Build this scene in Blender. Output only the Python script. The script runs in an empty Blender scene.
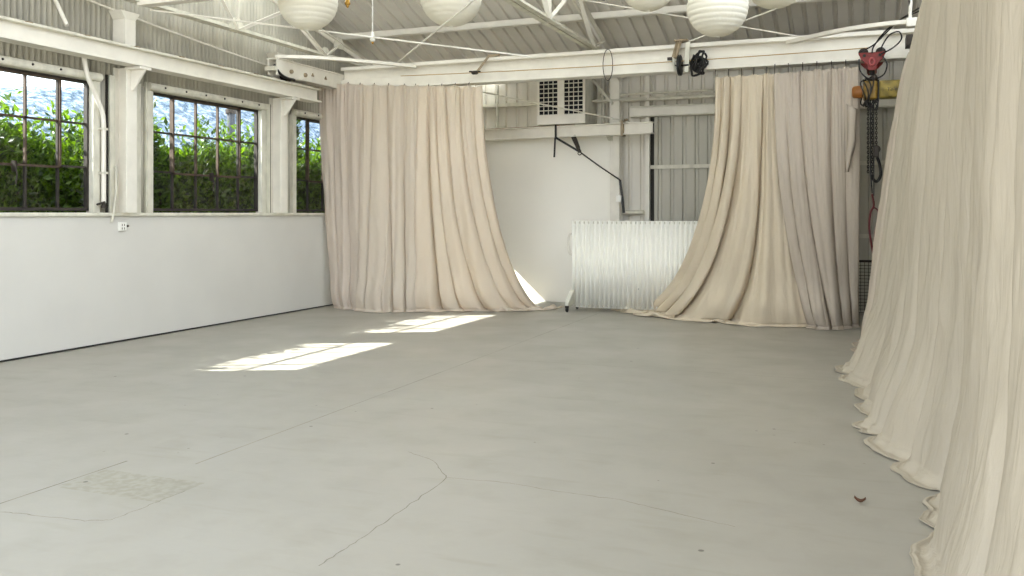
import bpy, math, random
import numpy as np
from mathutils import Vector, Matrix
random.seed(7)
S = bpy.context.scene
COL = S.collection
PI = math.pi
TH = math.radians(21.5); CT, ST = math.cos(TH), math.sin(TH)
FPX, HZ, CH = 897.0, 213.5, 1.5

# ------------------------------------------------------------------ helpers
def rdir(u, v):
    t = (u - 512) / FPX
    return (t * CT - ST, t * ST + CT, (HZ - v) / FPX)
def atX(u, v, X):
    d = rdir(u, v); k = X / d[0]; return Vector((X, d[1] * k, CH + d[2] * k))
def atY(u, v, Y):
    d = rdir(u, v); k = Y / d[1]; return Vector((d[0] * k, Y, CH + d[2] * k))
def atZ(u, v, Z=0.0):
    d = rdir(u, v); k = (Z - CH) / d[2]; return Vector((d[0] * k, d[1] * k, Z))

class MB:
    def __init__(self): self.v = []; self.f = []; self.sm = []
    def add(self, vs, fs, smooth=False):
        n = len(self.v); self.v += [tuple(p) for p in vs]
        self.f += [tuple(n + i for i in f) for f in fs]; self.sm += [smooth] * len(fs); return self
    def box(self, x0, x1, y0, y1, z0, z1):
        vs = [(x, y, z) for x in (x0, x1) for y in (y0, y1) for z in (z0, z1)]
        fs = [(0, 1, 3, 2), (4, 6, 7, 5), (0, 4, 5, 1), (2, 3, 7, 6), (0, 2, 6, 4), (1, 5, 7, 3)]
        return self.add(vs, fs)
    def bar(self, a, b, w, h, up=(0, 0, 1)):
        a = Vector(a); b = Vector(b); d = (b - a).normalized(); up = Vector(up)
        if abs(d.dot(up)) > .98: up = Vector((0, 1, 0))
        x = d.cross(up).normalized(); y = x.cross(d).normalized()
        vs = []
        for p in (a, b):
            for sx, sy in ((-1, -1), (1, -1), (1, 1), (-1, 1)): vs.append(p + x * (sx * w / 2) + y * (sy * h / 2))
        return self.add(vs, [(3, 2, 1, 0), (4, 5, 6, 7), (0, 1, 5, 4), (1, 2, 6, 5), (2, 3, 7, 6), (3, 0, 4, 7)])
    def angle(self, a, b, w, th, up=(0, 0, 1), side=1):
        """an L angle bar"""
        a = Vector(a); b = Vector(b); d = (b - a).normalized(); up = Vector(up)
        if abs(d.dot(up)) > .98: up = Vector((0, 1, 0))
        x = d.cross(up).normalized() * side; y = (up - d * up.dot(d)).normalized()
        self.bar(a + x * w / 2, b + x * w / 2, w, th, up)
        self.bar(a + y * w / 2, b + y * w / 2, th, w, up); return self
    def tube(self, pts, r, n=8, closed=False):
        pts = [Vector(p) for p in pts]; m = len(pts); vs = []; ref = None
        rr = r if isinstance(r, (list, tuple)) else [r] * m
        for i, p in enumerate(pts):
            if closed: d = pts[(i + 1) % m] - pts[i - 1]
            else: d = pts[min(i + 1, m - 1)] - pts[max(i - 1, 0)]
            d.normalize()
            if ref is None: ref = d.orthogonal().normalized()
            ref = (ref - d * ref.dot(d)).normalized(); q = d.cross(ref)
            for k in range(n):
                a = 2 * PI * k / n; vs.append(p + ref * (rr[i] * math.cos(a)) + q * (rr[i] * math.sin(a)))
        fs = []
        for i in range(m if closed else m - 1):
            j = (i + 1) % m
            for k in range(n): fs.append((i * n + k, i * n + (k + 1) % n, j * n + (k + 1) % n, j * n + k))
        self.add(vs, fs, True)
        if not closed:
            self.add(vs[:n], [tuple(reversed(range(n)))]); self.add(vs[-n:], [tuple(range(n))])
        return self
    def lathe(self, prof, c=(0, 0, 0), axis='z', n=24, cap=True, smooth=True):
        c = Vector(c); vs = []
        for r, z in prof:
            for k in range(n):
                a = 2 * PI * k / n; p = (r * math.cos(a), r * math.sin(a), z)
                if axis == 'x': p = (p[2], p[0], p[1])
                elif axis == 'y': p = (p[1], p[2], p[0])
                vs.append(c + Vector(p))
        fs = [(i * n + k, i * n + (k + 1) % n, (i + 1) * n + (k + 1) % n, (i + 1) * n + k) for i in range(len(prof) - 1) for k in range(n)]
        self.add(vs, fs, smooth)
        if cap:
            if prof[0][0] > 1e-4: self.add(vs[:n], [tuple(reversed(range(n)))])
            if prof[-1][0] > 1e-4: self.add(vs[-n:], [tuple(range(n))])
        return self
    def prism(self, poly, axis, lo, hi):
        """extrude polygon (2-D list) along axis"""
        n = len(poly); vs = []
        for e in (lo, hi):
            for a, b in poly:
                vs.append({'x': (e, a, b), 'y': (a, e, b), 'z': (a, b, e)}[axis])
        fs = [tuple(range(n)), tuple(range(2 * n - 1, n - 1, -1))] + [(i, i + n, (i + 1) % n + n, (i + 1) % n) for i in range(n)]
        return self.add(vs, fs)
    def build(self, name, mat, parent=None, bevel=0.0, solid=0.0):
        me = bpy.data.meshes.new(name); me.from_pydata(self.v, [], self.f)
        me.polygons.foreach_set('use_smooth', self.sm); me.update()
        import bmesh
        bm = bmesh.new(); bm.from_mesh(me); bmesh.ops.recalc_face_normals(bm, faces=bm.faces); bm.to_mesh(me); bm.free()
        return link(name, me, mat, parent, bevel, solid)

def link(name, me, mat, parent=None, bevel=0, solid=0):
    o = bpy.data.objects.new(name, me); COL.objects.link(o)
    if mat: me.materials.append(mat)
    if parent:
        o.parent = parent; o.location = Vector((0, 0, 0)) - Vector(parent.location) if parent.get('_world') else (0, 0, 0)
    if solid:
        m = o.modifiers.new('thickness', 'SOLIDIFY'); m.thickness = solid; m.offset = 0
    if bevel:
        m = o.modifiers.new('edge', 'BEVEL'); m.width = bevel; m.segments = 2; m.limit_method = 'ANGLE'
    return o

def thing(name, label, cat, loc=(0, 0, 0), group=None, world=True):
    """empty at the base of a thing; with world=True the children are given in room coordinates"""
    o = bpy.data.objects.new(name, None); COL.objects.link(o); o.location = loc; o.empty_display_size = .1
    o['label'] = label; o['category'] = cat
    if group: o['group'] = group
    if world: o['_world'] = 1
    return o
def tag(o, label, cat, group=None, kind=None):
    if label: o['label'] = label
    if cat: o['category'] = cat
    if group: o['group'] = group
    if kind: o['kind'] = kind
    return o
def struct(o):
    o['kind'] = 'structure'; return o
def sempty(name, loc):
    o = bpy.data.objects.new(name, None); COL.objects.link(o); o.location = loc; o['kind'] = 'structure'; o['_world'] = 1; return o
def copy_tree(o, parent=None):
    c = o.copy(); COL.objects.link(c)
    if parent: c.parent = parent
    for ch in list(o.children): copy_tree(ch, c)
    return c

# numpy gradient noise
_rs = np.random.RandomState(11)
_P = _rs.permutation(512); _G = np.stack([np.cos(_rs.rand(512) * 2 * PI), np.sin(_rs.rand(512) * 2 * PI)], 1)
def pn(x, y, seed=0):
    x = np.asarray(x, float) + seed * 17.31; y = np.asarray(y, float) + seed * 9.77
    xi = np.floor(x).astype(int); yi = np.floor(y).astype(int); xf = x - xi; yf = y - yi
    def g(ix, iy, fx, fy):
        h = _P[(_P[ix % 512] + iy) % 512]; v = _G[h]; return v[..., 0] * fx + v[..., 1] * fy
    u = xf ** 3 * (xf * (xf * 6 - 15) + 10); w = yf ** 3 * (yf * (yf * 6 - 15) + 10)
    a = g(xi, yi, xf, yf); b = g(xi + 1, yi, xf - 1, yf); c = g(xi, yi + 1, xf, yf - 1); d = g(xi + 1, yi + 1, xf - 1, yf - 1)
    return (a + (b - a) * u) * (1 - w) + (c + (d - c) * u) * w
def ridge(x, y, seed): return 1 - 2.6 * np.abs(pn(x, y, seed))

# ------------------------------------------------------------------ materials
def srgb(r, g, b):
    f = lambda c: (c / 12.92 if c <= .04045 else ((c + .055) / 1.055) ** 2.4)
    return (f(r / 255), f(g / 255), f(b / 255), 1)
def mat(name, col, rough=.6, metal=0, var=0.0, scale=6, bump=0, bscale=60, dark=None, stretch=(1, 1, 1), spec=.4):
    m = bpy.data.materials.new(name); m.use_nodes = True; nt = m.node_tree; b = nt.nodes['Principled BSDF']
    b.inputs['Base Color'].default_value = col; b.inputs['Roughness'].default_value = rough
    b.inputs['Metallic'].default_value = metal; b.inputs['Specular IOR Level'].default_value = spec
    tc = nt.nodes.new('ShaderNodeTexCoord'); mp = nt.nodes.new('ShaderNodeMapping'); mp.inputs['Scale'].default_value = stretch
    nt.links.new(tc.outputs['Object'], mp.inputs['Vector'])
    if var:
        n = nt.nodes.new('ShaderNodeTexNoise'); n.inputs['Scale'].default_value = scale; n.inputs['Detail'].default_value = 6
        nt.links.new(mp.outputs['Vector'], n.inputs['Vector'])
        r = nt.nodes.new('ShaderNodeValToRGB'); nt.links.new(n.outputs['Fac'], r.inputs['Fac'])
        d = dark or tuple(c * (1 - var) for c in col[:3]) + (1,)
        r.color_ramp.elements[0].position = .3; r.color_ramp.elements[0].color = d
        r.color_ramp.elements[1].position = .62; r.color_ramp.elements[1].color = col
        nt.links.new(r.outputs['Color'], b.inputs['Base Color'])
    if bump:
        n2 = nt.nodes.new('ShaderNodeTexNoise'); n2.inputs['Scale'].default_value = bscale; n2.inputs['Detail'].default_value = 4
        nt.links.new(mp.outputs['Vector'], n2.inputs['Vector'])
        bp = nt.nodes.new('ShaderNodeBump'); bp.inputs['Strength'].default_value = bump; bp.inputs['Distance'].default_value = .01
        nt.links.new(n2.outputs['Fac'], bp.inputs['Height']); nt.links.new(bp.outputs['Normal'], b.inputs['Normal'])
    return m
M = {}
M['paint'] = mat('white_painted_steel', srgb(226, 222, 211), .5, 0, .1, 5, .12, 40)
M['paint_old'] = mat('worn_white_paint', srgb(214, 211, 196), .6, 0, .22, 9, .2, 50, stretch=(1, 1, .5))
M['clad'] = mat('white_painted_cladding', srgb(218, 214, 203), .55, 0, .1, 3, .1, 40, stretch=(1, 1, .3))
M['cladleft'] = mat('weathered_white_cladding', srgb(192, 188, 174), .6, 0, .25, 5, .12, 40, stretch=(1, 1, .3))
M['screen'] = mat('bright_white_screen_paint', srgb(238, 237, 228), .5, 0, .04, 5, .05, 40)
M['cladgrey'] = mat('grey_white_cladding', srgb(186, 183, 170), .6, 0, .12, 4, .1, 40, stretch=(1, 1, .3))
M['roof'] = mat('roof_sheet_underside', srgb(214, 210, 202), .55, 0, .1, 2, .08, 30)
M['plaster'] = mat('white_plaster', srgb(206, 204, 197), .75, 0, .04, 1.5, .06, 90, spec=.2)
M['flat'] = mat('white_flat_paint', srgb(241, 239, 230), .7, 0, .03, 1.2, .03, 60, spec=.2)
M['steel'] = mat('window_steel', srgb(58, 53, 47), .6, .2, .4, 14)
M['rust'] = mat('rusty_sash_steel', srgb(80, 66, 53), .65, .2, .4, 12)
M['dark'] = mat('dark_gap', srgb(40, 38, 34), .8)
M['black'] = mat('black_rubber', srgb(24, 23, 22), .5, 0, .3, 30)
M['chain'] = mat('oiled_chain', srgb(34, 32, 30), .45, .7, .3, 40)
M['red'] = mat('red_hoist_paint', srgb(132, 28, 18), .45, 0, .45, 25)
M['redcord'] = mat('red_cord', srgb(92, 26, 30), .6)
M['yellow'] = mat('yellow_hoist_paint', srgb(140, 110, 34), .45, 0, .3, 14, dark=srgb(92, 70, 22))
M['yellow2'] = mat('faded_yellow_hoist_paint', srgb(156, 138, 66), .5, 0, .3, 12, dark=srgb(104, 90, 40))
M['tan'] = mat('tan_cable', srgb(170, 140, 84), .6)
M['tansteel'] = mat('tan_painted_bracket', srgb(158, 142, 116), .6, 0, .3, 20)
M['brass'] = mat('brass_socket', srgb(170, 130, 60), .35, .8)
M['darksteel'] = mat('dark_greasy_steel', srgb(60, 54, 48), .5, .5, .4, 20)
M['soil'] = mat('bare_soil', srgb(96, 84, 68), .9, 0, .4, 3)
M['yard'] = mat('pale_yard_concrete', srgb(190, 186, 174), .85, 0, .15, .6)
M['bark'] = mat('bark', srgb(70, 58, 44), .9, 0, .4, 20)
M['leafdry'] = mat('dry_leaf', srgb(98, 62, 42), .8, 0, .4, 40)
M['pole'] = mat('weathered_pole', srgb(66, 70, 76), .8, 0, .3, 8)
M['white'] = mat('white_plastic', srgb(232, 231, 224), .4)
M['mesh'] = mat('wire_mesh', srgb(70, 68, 60), .5, .4)

def fabric(name, col, trans=.28, warm=None):
    m = bpy.data.materials.new(name); m.use_nodes = True; nt = m.node_tree; nd = nt.nodes
    nd.remove(nd['Principled BSDF']); out = nd['Material Output']
    tc = nd.new('ShaderNodeTexCoord')
    n = nd.new('ShaderNodeTexNoise'); n.inputs['Scale'].default_value = 2.2; n.inputs['Detail'].default_value = 5
    mp = nd.new('ShaderNodeMapping'); mp.inputs['Scale'].default_value = (1, 1, .25)
    nt.links.new(tc.outputs['Object'], mp.inputs['Vector']); nt.links.new(mp.outputs['Vector'], n.inputs['Vector'])
    r = nd.new('ShaderNodeValToRGB'); nt.links.new(n.outputs['Fac'], r.inputs['Fac'])
    r.color_ramp.elements[0].position = .3; r.color_ramp.elements[0].color = tuple(c * .9 for c in col[:3]) + (1,)
    r.color_ramp.elements[1].position = .7; r.color_ramp.elements[1].color = col
    # woven thread and fine crumples
    mp2 = nd.new('ShaderNodeMapping'); mp2.inputs['Scale'].default_value = (20, 20, 3.0); mp2.inputs['Rotation'].default_value = (.1, .12, .2)
    n2 = nd.new('ShaderNodeTexNoise'); n2.inputs['Scale'].default_value = 1.0; n2.inputs['Detail'].default_value = 5; n2.inputs['Distortion'].default_value = .6
    nt.links.new(tc.outputs['Object'], mp2.inputs['Vector']); nt.links.new(mp2.outputs['Vector'], n2.inputs['Vector'])
    bp = nd.new('ShaderNodeBump'); bp.inputs['Strength'].default_value = .5; bp.inputs['Distance'].default_value = .022
    nt.links.new(n2.outputs['Fac'], bp.inputs['Height'])
    d = nd.new('ShaderNodeBsdfDiffuse'); t = nd.new('ShaderNodeBsdfTranslucent'); mx = nd.new('ShaderNodeMixShader'); mx.inputs[0].default_value = trans
    nt.links.new(r.outputs['Color'], d.inputs['Color']); t.inputs['Color'].default_value = warm or col
    nt.links.new(bp.outputs['Normal'], d.inputs['Normal'])
    nt.links.new(d.outputs[0], mx.inputs[1]); nt.links.new(t.outputs[0], mx.inputs[2]); nt.links.new(mx.outputs[0], out.inputs['Surface'])
    return m
M['cloth_cool'] = fabric('linen_cool', srgb(216, 206, 194), .32, srgb(224, 208, 182))
M['cloth_mid'] = fabric('linen', srgb(219, 210, 196), .35, srgb(228, 212, 186))
M['cloth_warm'] = fabric('linen_warm', srgb(230, 221, 206), .42, srgb(238, 224, 202))
M['cloth_tan'] = fabric('canvas_tan', srgb(212, 199, 176), .12)
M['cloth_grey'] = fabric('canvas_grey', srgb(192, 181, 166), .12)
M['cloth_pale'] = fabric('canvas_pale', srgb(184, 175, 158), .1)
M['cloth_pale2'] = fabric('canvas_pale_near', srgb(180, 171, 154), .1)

def leafmat():
    m = bpy.data.materials.new('hedge_leaf'); m.use_nodes = True; nt = m.node_tree; nd = nt.nodes; nd.remove(nd['Principled BSDF'])
    g = nd.new('ShaderNodeNewGeometry'); r = nd.new('ShaderNodeValToRGB'); nt.links.new(g.outputs['Random Per Island'], r.inputs['Fac'])
    r.color_ramp.elements[0].color = srgb(22, 40, 12); r.color_ramp.elements[1].color = srgb(82, 110, 34)
    d = nd.new('ShaderNodeBsdfDiffuse'); t = nd.new('ShaderNodeBsdfTranslucent'); mx = nd.new('ShaderNodeMixShader'); mx.inputs[0].default_value = .42
    h = nd.new('ShaderNodeHueSaturation'); h.inputs['Value'].default_value = 2.4; h.inputs['Saturation'].default_value = 1.1; h.inputs['Hue'].default_value = .49
    nt.links.new(r.outputs['Color'], d.inputs['Color']); nt.links.new(r.outputs['Color'], h.inputs['Color']); nt.links.new(h.outputs['Color'], t.inputs['Color'])
    nt.links.new(d.outputs[0], mx.inputs[1]); nt.links.new(t.outputs[0], mx.inputs[2])
    gl = nd.new('ShaderNodeBsdfGlossy'); gl.inputs['Roughness'].default_value = .35; m2 = nd.new('ShaderNodeMixShader'); m2.inputs[0].default_value = .03
    nt.links.new(mx.outputs[0], m2.inputs[1]); nt.links.new(gl.outputs[0], m2.inputs[2]); nt.links.new(m2.outputs[0], nd['Material Output'].inputs['Surface'])
    return m
M['leaf'] = leafmat()

def glassmat():
    m = bpy.data.materials.new('window_glass'); m.use_nodes = True; nt = m.node_tree; nd = nt.nodes; nd.remove(nd['Principled BSDF'])
    t = nd.new('ShaderNodeBsdfTransparent'); t.inputs['Color'].default_value = (.93, .95, .95, 1)
    g = nd.new('ShaderNodeBsdfGlossy'); g.inputs['Roughness'].default_value = .03
    lw = nd.new('ShaderNodeLayerWeight'); pw = nd.new('ShaderNodeMath'); pw.operation = 'POWER'; pw.inputs[1].default_value = 5
    nt.links.new(lw.outputs['Facing'], pw.inputs[0]); ma = nd.new('ShaderNodeMath'); ma.operation = 'MULTIPLY_ADD'; ma.inputs[1].default_value = .5; ma.inputs[2].default_value = .025; nt.links.new(pw.outputs[0], ma.inputs[0])
    lw.inputs['Blend'].default_value = .5
    mx = nd.new('ShaderNodeMixShader'); nt.links.new(ma.outputs[0], mx.inputs[0]); nt.links.new(t.outputs[0], mx.inputs[1]); nt.links.new(g.outputs[0], mx.inputs[2])
    nt.links.new(mx.outputs[0], nd['Material Output'].inputs['Surface']); return m
M['glass'] = glassmat()

def papermat():
    m = bpy.data.materials.new('rice_paper'); m.use_nodes = True; nt = m.node_tree; nd = nt.nodes; nd.remove(nd['Principled BSDF'])
    d = nd.new('ShaderNodeBsdfDiffuse'); d.inputs['Color'].default_value = srgb(240, 238, 228)
    t = nd.new('ShaderNodeBsdfTranslucent'); t.inputs['Color'].default_value = srgb(240, 236, 222)
    mx = nd.new('ShaderNodeMixShader'); mx.inputs[0].default_value = .35
    tc = nd.new('ShaderNodeTexCoord'); n = nd.new('ShaderNodeTexNoise'); n.inputs['Scale'].default_value = 14
    nt.links.new(tc.outputs['Object'], n.inputs['Vector'])
    bp = nd.new('ShaderNodeBump'); bp.inputs['Strength'].default_value = .3; bp.inputs['Distance'].default_value = .02
    nt.links.new(n.outputs['Fac'], bp.inputs['Height']); nt.links.new(bp.outputs['Normal'], d.inputs['Normal'])
    nt.links.new(d.outputs[0], mx.inputs[1]); nt.links.new(t.outputs[0], mx.inputs[2]); nt.links.new(mx.outputs[0], nd['Material Output'].inputs['Surface']); return m
M['paper'] = papermat()

def floormat():
    m = bpy.data.materials.new('painted_concrete'); m.use_nodes = True; nt = m.node_tree; nd = nt.nodes; b = nd['Principled BSDF']
    L = nt.links.new
    tc = nd.new('ShaderNodeTexCoord')
    def noise(scale, detail=6, mapping=(1, 1, 1)):
        mp = nd.new('ShaderNodeMapping'); mp.inputs['Scale'].default_value = mapping; L(tc.outputs['Object'], mp.inputs['Vector'])
        n = nd.new('ShaderNodeTexNoise'); n.inputs['Scale'].default_value = scale; n.inputs['Detail'].default_value = detail; L(mp.outputs['Vector'], n.inputs['Vector']); return n.outputs['Fac']
    def ramp(f, a, b_, ca, cb):
        r = nd.new('ShaderNodeValToRGB'); L(f, r.inputs['Fac']); e = r.color_ramp.elements
        e[0].position = a; e[0].color = ca; e[1].position = b_; e[1].color = cb; return r.outputs['Color']
    def mul(a, c, fac=1.0, typ='MULTIPLY'):
        x = nd.new('ShaderNodeMixRGB'); x.blend_type = typ
        if isinstance(fac, float): x.inputs[0].default_value = fac
        else: L(fac, x.inputs[0])
        L(a, x.inputs[1])
        if isinstance(c, tuple): x.inputs[2].default_value = c
        else: L(c, x.inputs[2])
        return x.outputs[0]
    W = (1, 1, 1, 1)
    base = ramp(noise(.55, 5), .3, .7, srgb(149, 145, 134), srgb(158, 154, 143))
    base = mul(base, ramp(noise(3.5, 8, (1, 1, 1)), .3, .5, (.93, .93, .91, 1), W))
    base = mul(base, ramp(noise(1.6, 8, (1, 5, 1)), .28, .42, (.93, .93, .9, 1), W))
    # small chips and specks of bare concrete
    v = nd.new('ShaderNodeTexVoronoi'); v.inputs['Scale'].default_value = 2.3; L(tc.outputs['Object'], v.inputs['Vector'])
    base = mul(base, ramp(v.outputs['Distance'], .026, .036, (.25, .24, .21, 1), W), .9)
    v2 = nd.new('ShaderNodeTexVoronoi'); v2.inputs['Scale'].default_value = 7.0; L(tc.outputs['Object'], v2.inputs['Vector'])
    chips = ramp(v2.outputs['Distance'], .05, .07, (.5, .49, .45, 1), W)
    gate = ramp(noise(1.1, 3), .56, .6, (0, 0, 0, 1), W)
    base = mul(base, chips, gate)
    # worn rectangular patch of bare cement left of the saw cut
    sx = nd.new('ShaderNodeSeparateXYZ'); L(tc.outputs['Object'], sx.inputs[0])
    def band(o, lo, hi):
        a = nd.new('ShaderNodeMath'); a.operation = 'GREATER_THAN'; L(o, a.inputs[0]); a.inputs[1].default_value = lo
        c = nd.new('ShaderNodeMath'); c.operation = 'LESS_THAN'; L(o, c.inputs[0]); c.inputs[1].default_value = hi
        mm = nd.new('ShaderNodeMath'); mm.operation = 'MULTIPLY'; L(a.outputs[0], mm.inputs[0]); L(c.outputs[0], mm.inputs[1]); return mm.outputs[0]
    mm = nd.new('ShaderNodeMath'); mm.operation = 'MULTIPLY'; L(band(sx.outputs['X'], -4.14, -3.42), mm.inputs[0]); L(band(sx.outputs['Y'], 3.66, 4.02), mm.inputs[1])
    worn = ramp(noise(22, 6), .42, .6, (.84, .84, .77, 1), (1, 1, .98, 1))
    base = mul(base, worn, mm.outputs[0])
    L(base, b.inputs['Base Color'])
    L(ramp(noise(1.3, 5), .3, .7, (.34, .34, .34, 1), (.5, .5, .5, 1)), b.inputs['Roughness'])
    b.inputs['Specular IOR Level'].default_value = .35
    bp = nd.new('ShaderNodeBump'); bp.inputs['Strength'].default_value = .06; bp.inputs['Distance'].default_value = .01
    L(noise(18, 5), bp.inputs['Height']); L(bp.outputs['Normal'], b.inputs['Normal'])
    return m
M['floor'] = floormat()

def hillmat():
    m = bpy.data.materials.new('hazy_scrub_hill'); m.use_nodes = True; nt = m.node_tree; nd = nt.nodes; b = nd['Principled BSDF']; L = nt.links.new
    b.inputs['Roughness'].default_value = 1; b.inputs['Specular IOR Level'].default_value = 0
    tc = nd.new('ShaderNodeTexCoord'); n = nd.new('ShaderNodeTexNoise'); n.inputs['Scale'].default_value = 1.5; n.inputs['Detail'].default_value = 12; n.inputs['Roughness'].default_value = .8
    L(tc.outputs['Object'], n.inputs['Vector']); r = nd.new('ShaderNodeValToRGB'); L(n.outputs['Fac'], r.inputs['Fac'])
    e = r.color_ramp.elements; e[0].position = .42; e[0].color = srgb(56, 68, 77); e[1].position = .6; e[1].color = srgb(152, 157, 164)  # distance haze mixed into the scrub tones as blue-grey
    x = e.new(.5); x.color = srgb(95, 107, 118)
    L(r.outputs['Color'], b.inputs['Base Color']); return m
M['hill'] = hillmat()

# ------------------------------------------------------------------ camera, light
cam = bpy.data.cameras.new('camera'); co = bpy.data.objects.new('camera', cam); COL.objects.link(co)
co.location = (0, 0, CH); co.rotation_euler = (PI / 2, 0, TH)
cam.sensor_width = 36; cam.lens = FPX / 1024 * 36; cam.shift_y = -(288 - HZ) / 1024; cam.clip_start = .05; cam.clip_end = 500
S.camera = co
SUN = Vector((1, .50, -.94)).normalized()
sl = bpy.data.lights.new('sun', 'SUN'); sl.energy = 11.0; sl.angle = .0093; sl.color = (1, .96, .9)
so = bpy.data.objects.new('sun', sl); COL.objects.link(so); so.rotation_euler = SUN.to_track_quat('-Z', 'Y').to_euler()
w = bpy.data.worlds.new('sky'); S.world = w; w.use_nodes = True; nt = w.node_tree
bg = nt.nodes['Background']; tc = nt.nodes.new('ShaderNodeTexCoord'); sx = nt.nodes.new('ShaderNodeSeparateXYZ'); nt.links.new(tc.outputs['Generated'], sx.inputs[0])
rp = nt.nodes.new('ShaderNodeValToRGB'); nt.links.new(sx.outputs['Z'], rp.inputs['Fac'])
rp.color_ramp.elements[0].position = 0; rp.color_ramp.elements[0].color = (.92, .96, 1, 1)
rp.color_ramp.elements[1].position = .7; rp.color_ramp.elements[1].color = (.72, .83, 1, 1)
nt.links.new(rp.outputs['Color'], bg.inputs['Color']); bg.inputs['Strength'].default_value = 2.2
S.view_settings.view_transform = 'Standard'; S.view_settings.look = 'None'; S.view_settings.gamma = 1; S.view_settings.use_curve_mapping = False
S.view_settings.exposure = 1.31
try:
    S.cycles.max_bounces = 14; S.cycles.diffuse_bounces = 9; S.cycles.transparent_max_bounces = 16; S.cycles.use_denoising = True
    S.cycles.sample_clamp_indirect = 12; S.cycles.caustics_reflective = False
except Exception: pass

# ------------------------------------------------------------------ the shell
XW, YB = -8.1, 14.6            # left wall face, back wall
CLY, CLZ = 8.2, 9.6; FRONT = -1.6
def roof_z(y):
    """sawtooth: back slope down to the rear eave, upright clerestory added for light at CLY, front roof behind it"""
    return 4.33 + .32 * (12.93 - y) if y >= CLY else CLZ - .33 * (CLY - y)

floor = struct(MB().box(-8.3, 3.5, FRONT - 2, 14.9, -.12, 0).build('floor', M['floor']))
def ribbon(pts, wd, z=.0012):
    mb = MB(); vs = []
    P = [Vector((p[0], p[1], z)) for p in pts]
    for i, p in enumerate(P):
        d = (P[min(i + 1, len(P) - 1)] - P[max(i - 1, 0)]).normalized(); n = Vector((-d.y, d.x, 0))
        ww = wd * (.5 + .9 * random.random()); vs += [p + n * ww / 2, p - n * ww / 2]
    mb.add(vs, [(2 * i, 2 * i + 1, 2 * i + 3, 2 * i + 2) for i in range(len(P) - 1)]); return mb
def wob(pix, amp, n=9):
    out = []
    for (a, b) in zip(pix[:-1], pix[1:]):
        A = atZ(*a); B = atZ(*b); nn = Vector((-(B - A).y, (B - A).x, 0)).normalized()
        for k in range(n): out.append(A.lerp(B, k / n) + nn * random.uniform(-amp, amp))
    out.append(atZ(*pix[-1])); return out
M['crack'] = mat('crack_dirt', srgb(128, 124, 110), .9, 0, .25, 9)
M['joint'] = mat('saw_joint', srgb(150, 146, 132), .9, 0, .25, 6)
for pix, amp, wd, mm in (([(318, 566), (358, 540), (400, 512), (447, 478), (432, 460), (408, 452)], .008, .0045, 'crack'),
                         ([(447, 478), (510, 483), (560, 492), (620, 500), (664, 510), (735, 527)], .007, .004, 'crack'),
                         ([(0, 512), (40, 516), (85, 521), (112, 520), (150, 505), (185, 491)], .007, .004, 'crack')):
    ribbon(wob(pix, amp), wd).build('crack', M[mm], floor)
ribbon([(-3.73, y) for y in np.arange(4.3, 14, .25)], .009).build('saw_joint', M['joint'], floor)
ribbon([(-4.16, y) for y in np.arange(2.4, 4.2, .15)], .010).build('saw_joint', M['crack'], floor)
ribbon([(x, 8.55) for x in np.arange(-3.7, .2, .25)], .005).build('saw_joint', M['joint'], floor)

def corrug(mb, o, ux, uz, L, H, pitch, amp, nrm, kind='sine', top=None):
    """sheet of vertical corrugations; o origin, ux along, uz up; top(a) optional height function"""
    o = Vector(o); ux = Vector(ux); uz = Vector(uz); nrm = Vector(nrm); A = []
    if kind == 'sine':
        n = max(2, int(L / pitch * 8)); A = [(L * i / n, amp * math.cos(2 * PI * (L * i / n) / pitch)) for i in range(n + 1)]
    else:
        a = 0
        while a < L:
            for da, h in ((0, 0), (.62 * pitch, 0), (.70 * pitch, amp), (.90 * pitch, amp)):
                if a + da < L: A.append((a + da, h))
            a += pitch
        A.append((L, 0))
    vs = []
    for a, h in A:
        p = o + ux * a + nrm * h; hh = top(a) if top else H
        vs += [p, p + uz * hh]
    mb.add(vs, [(2 * i, 2 * i + 2, 2 * i + 3, 2 * i + 1) for i in range(len(A) - 1)], kind == 'sine'); return mb

# left wall: plaster dado, corrugated sheet above with three openings
WN = [(5.65, 7.70), (8.60, 10.74), (11.57, 13.71)]; WZ0, WZ1 = 1.53, 3.0
Y0W, Y1W = -1.0, 14.7
wl = struct(MB().box(XW - .22, XW, Y0W, Y1W, 0, 1.47).build('wall_left', M['plaster'], bevel=.006))
cl = MB(); XC = XW - .08
corrug(cl, (XC, Y0W, WZ1 + .04), (0, 1, 0), (0, 0, 1), Y1W - Y0W, 1, .073, .015, (1, 0, 0), top=lambda a: roof_z(Y0W + a) - WZ1 - .02)
edges = [Y0W] + [e for wn in WN for e in wn] + [Y1W]
for a, b in zip(edges[0::2], edges[1::2]):
    corrug(cl, (XC, a, 1.47), (0, 1, 0), (0, 0, 1), b - a, WZ1 - 1.42, .073, .012, (1, 0, 0))
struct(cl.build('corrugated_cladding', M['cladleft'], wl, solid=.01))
MB().tube([(XW + .002, y, .012) for y in (Y0W, 5, 10, Y1W)], .009, 6).build('floor_seam', M['dark'], wl)
struct(MB().box(XW - .2, XW + .035, Y0W, Y1W, 1.468, 1.51).build('trim_sill', M['paint_old'], bevel=.008))

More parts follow.
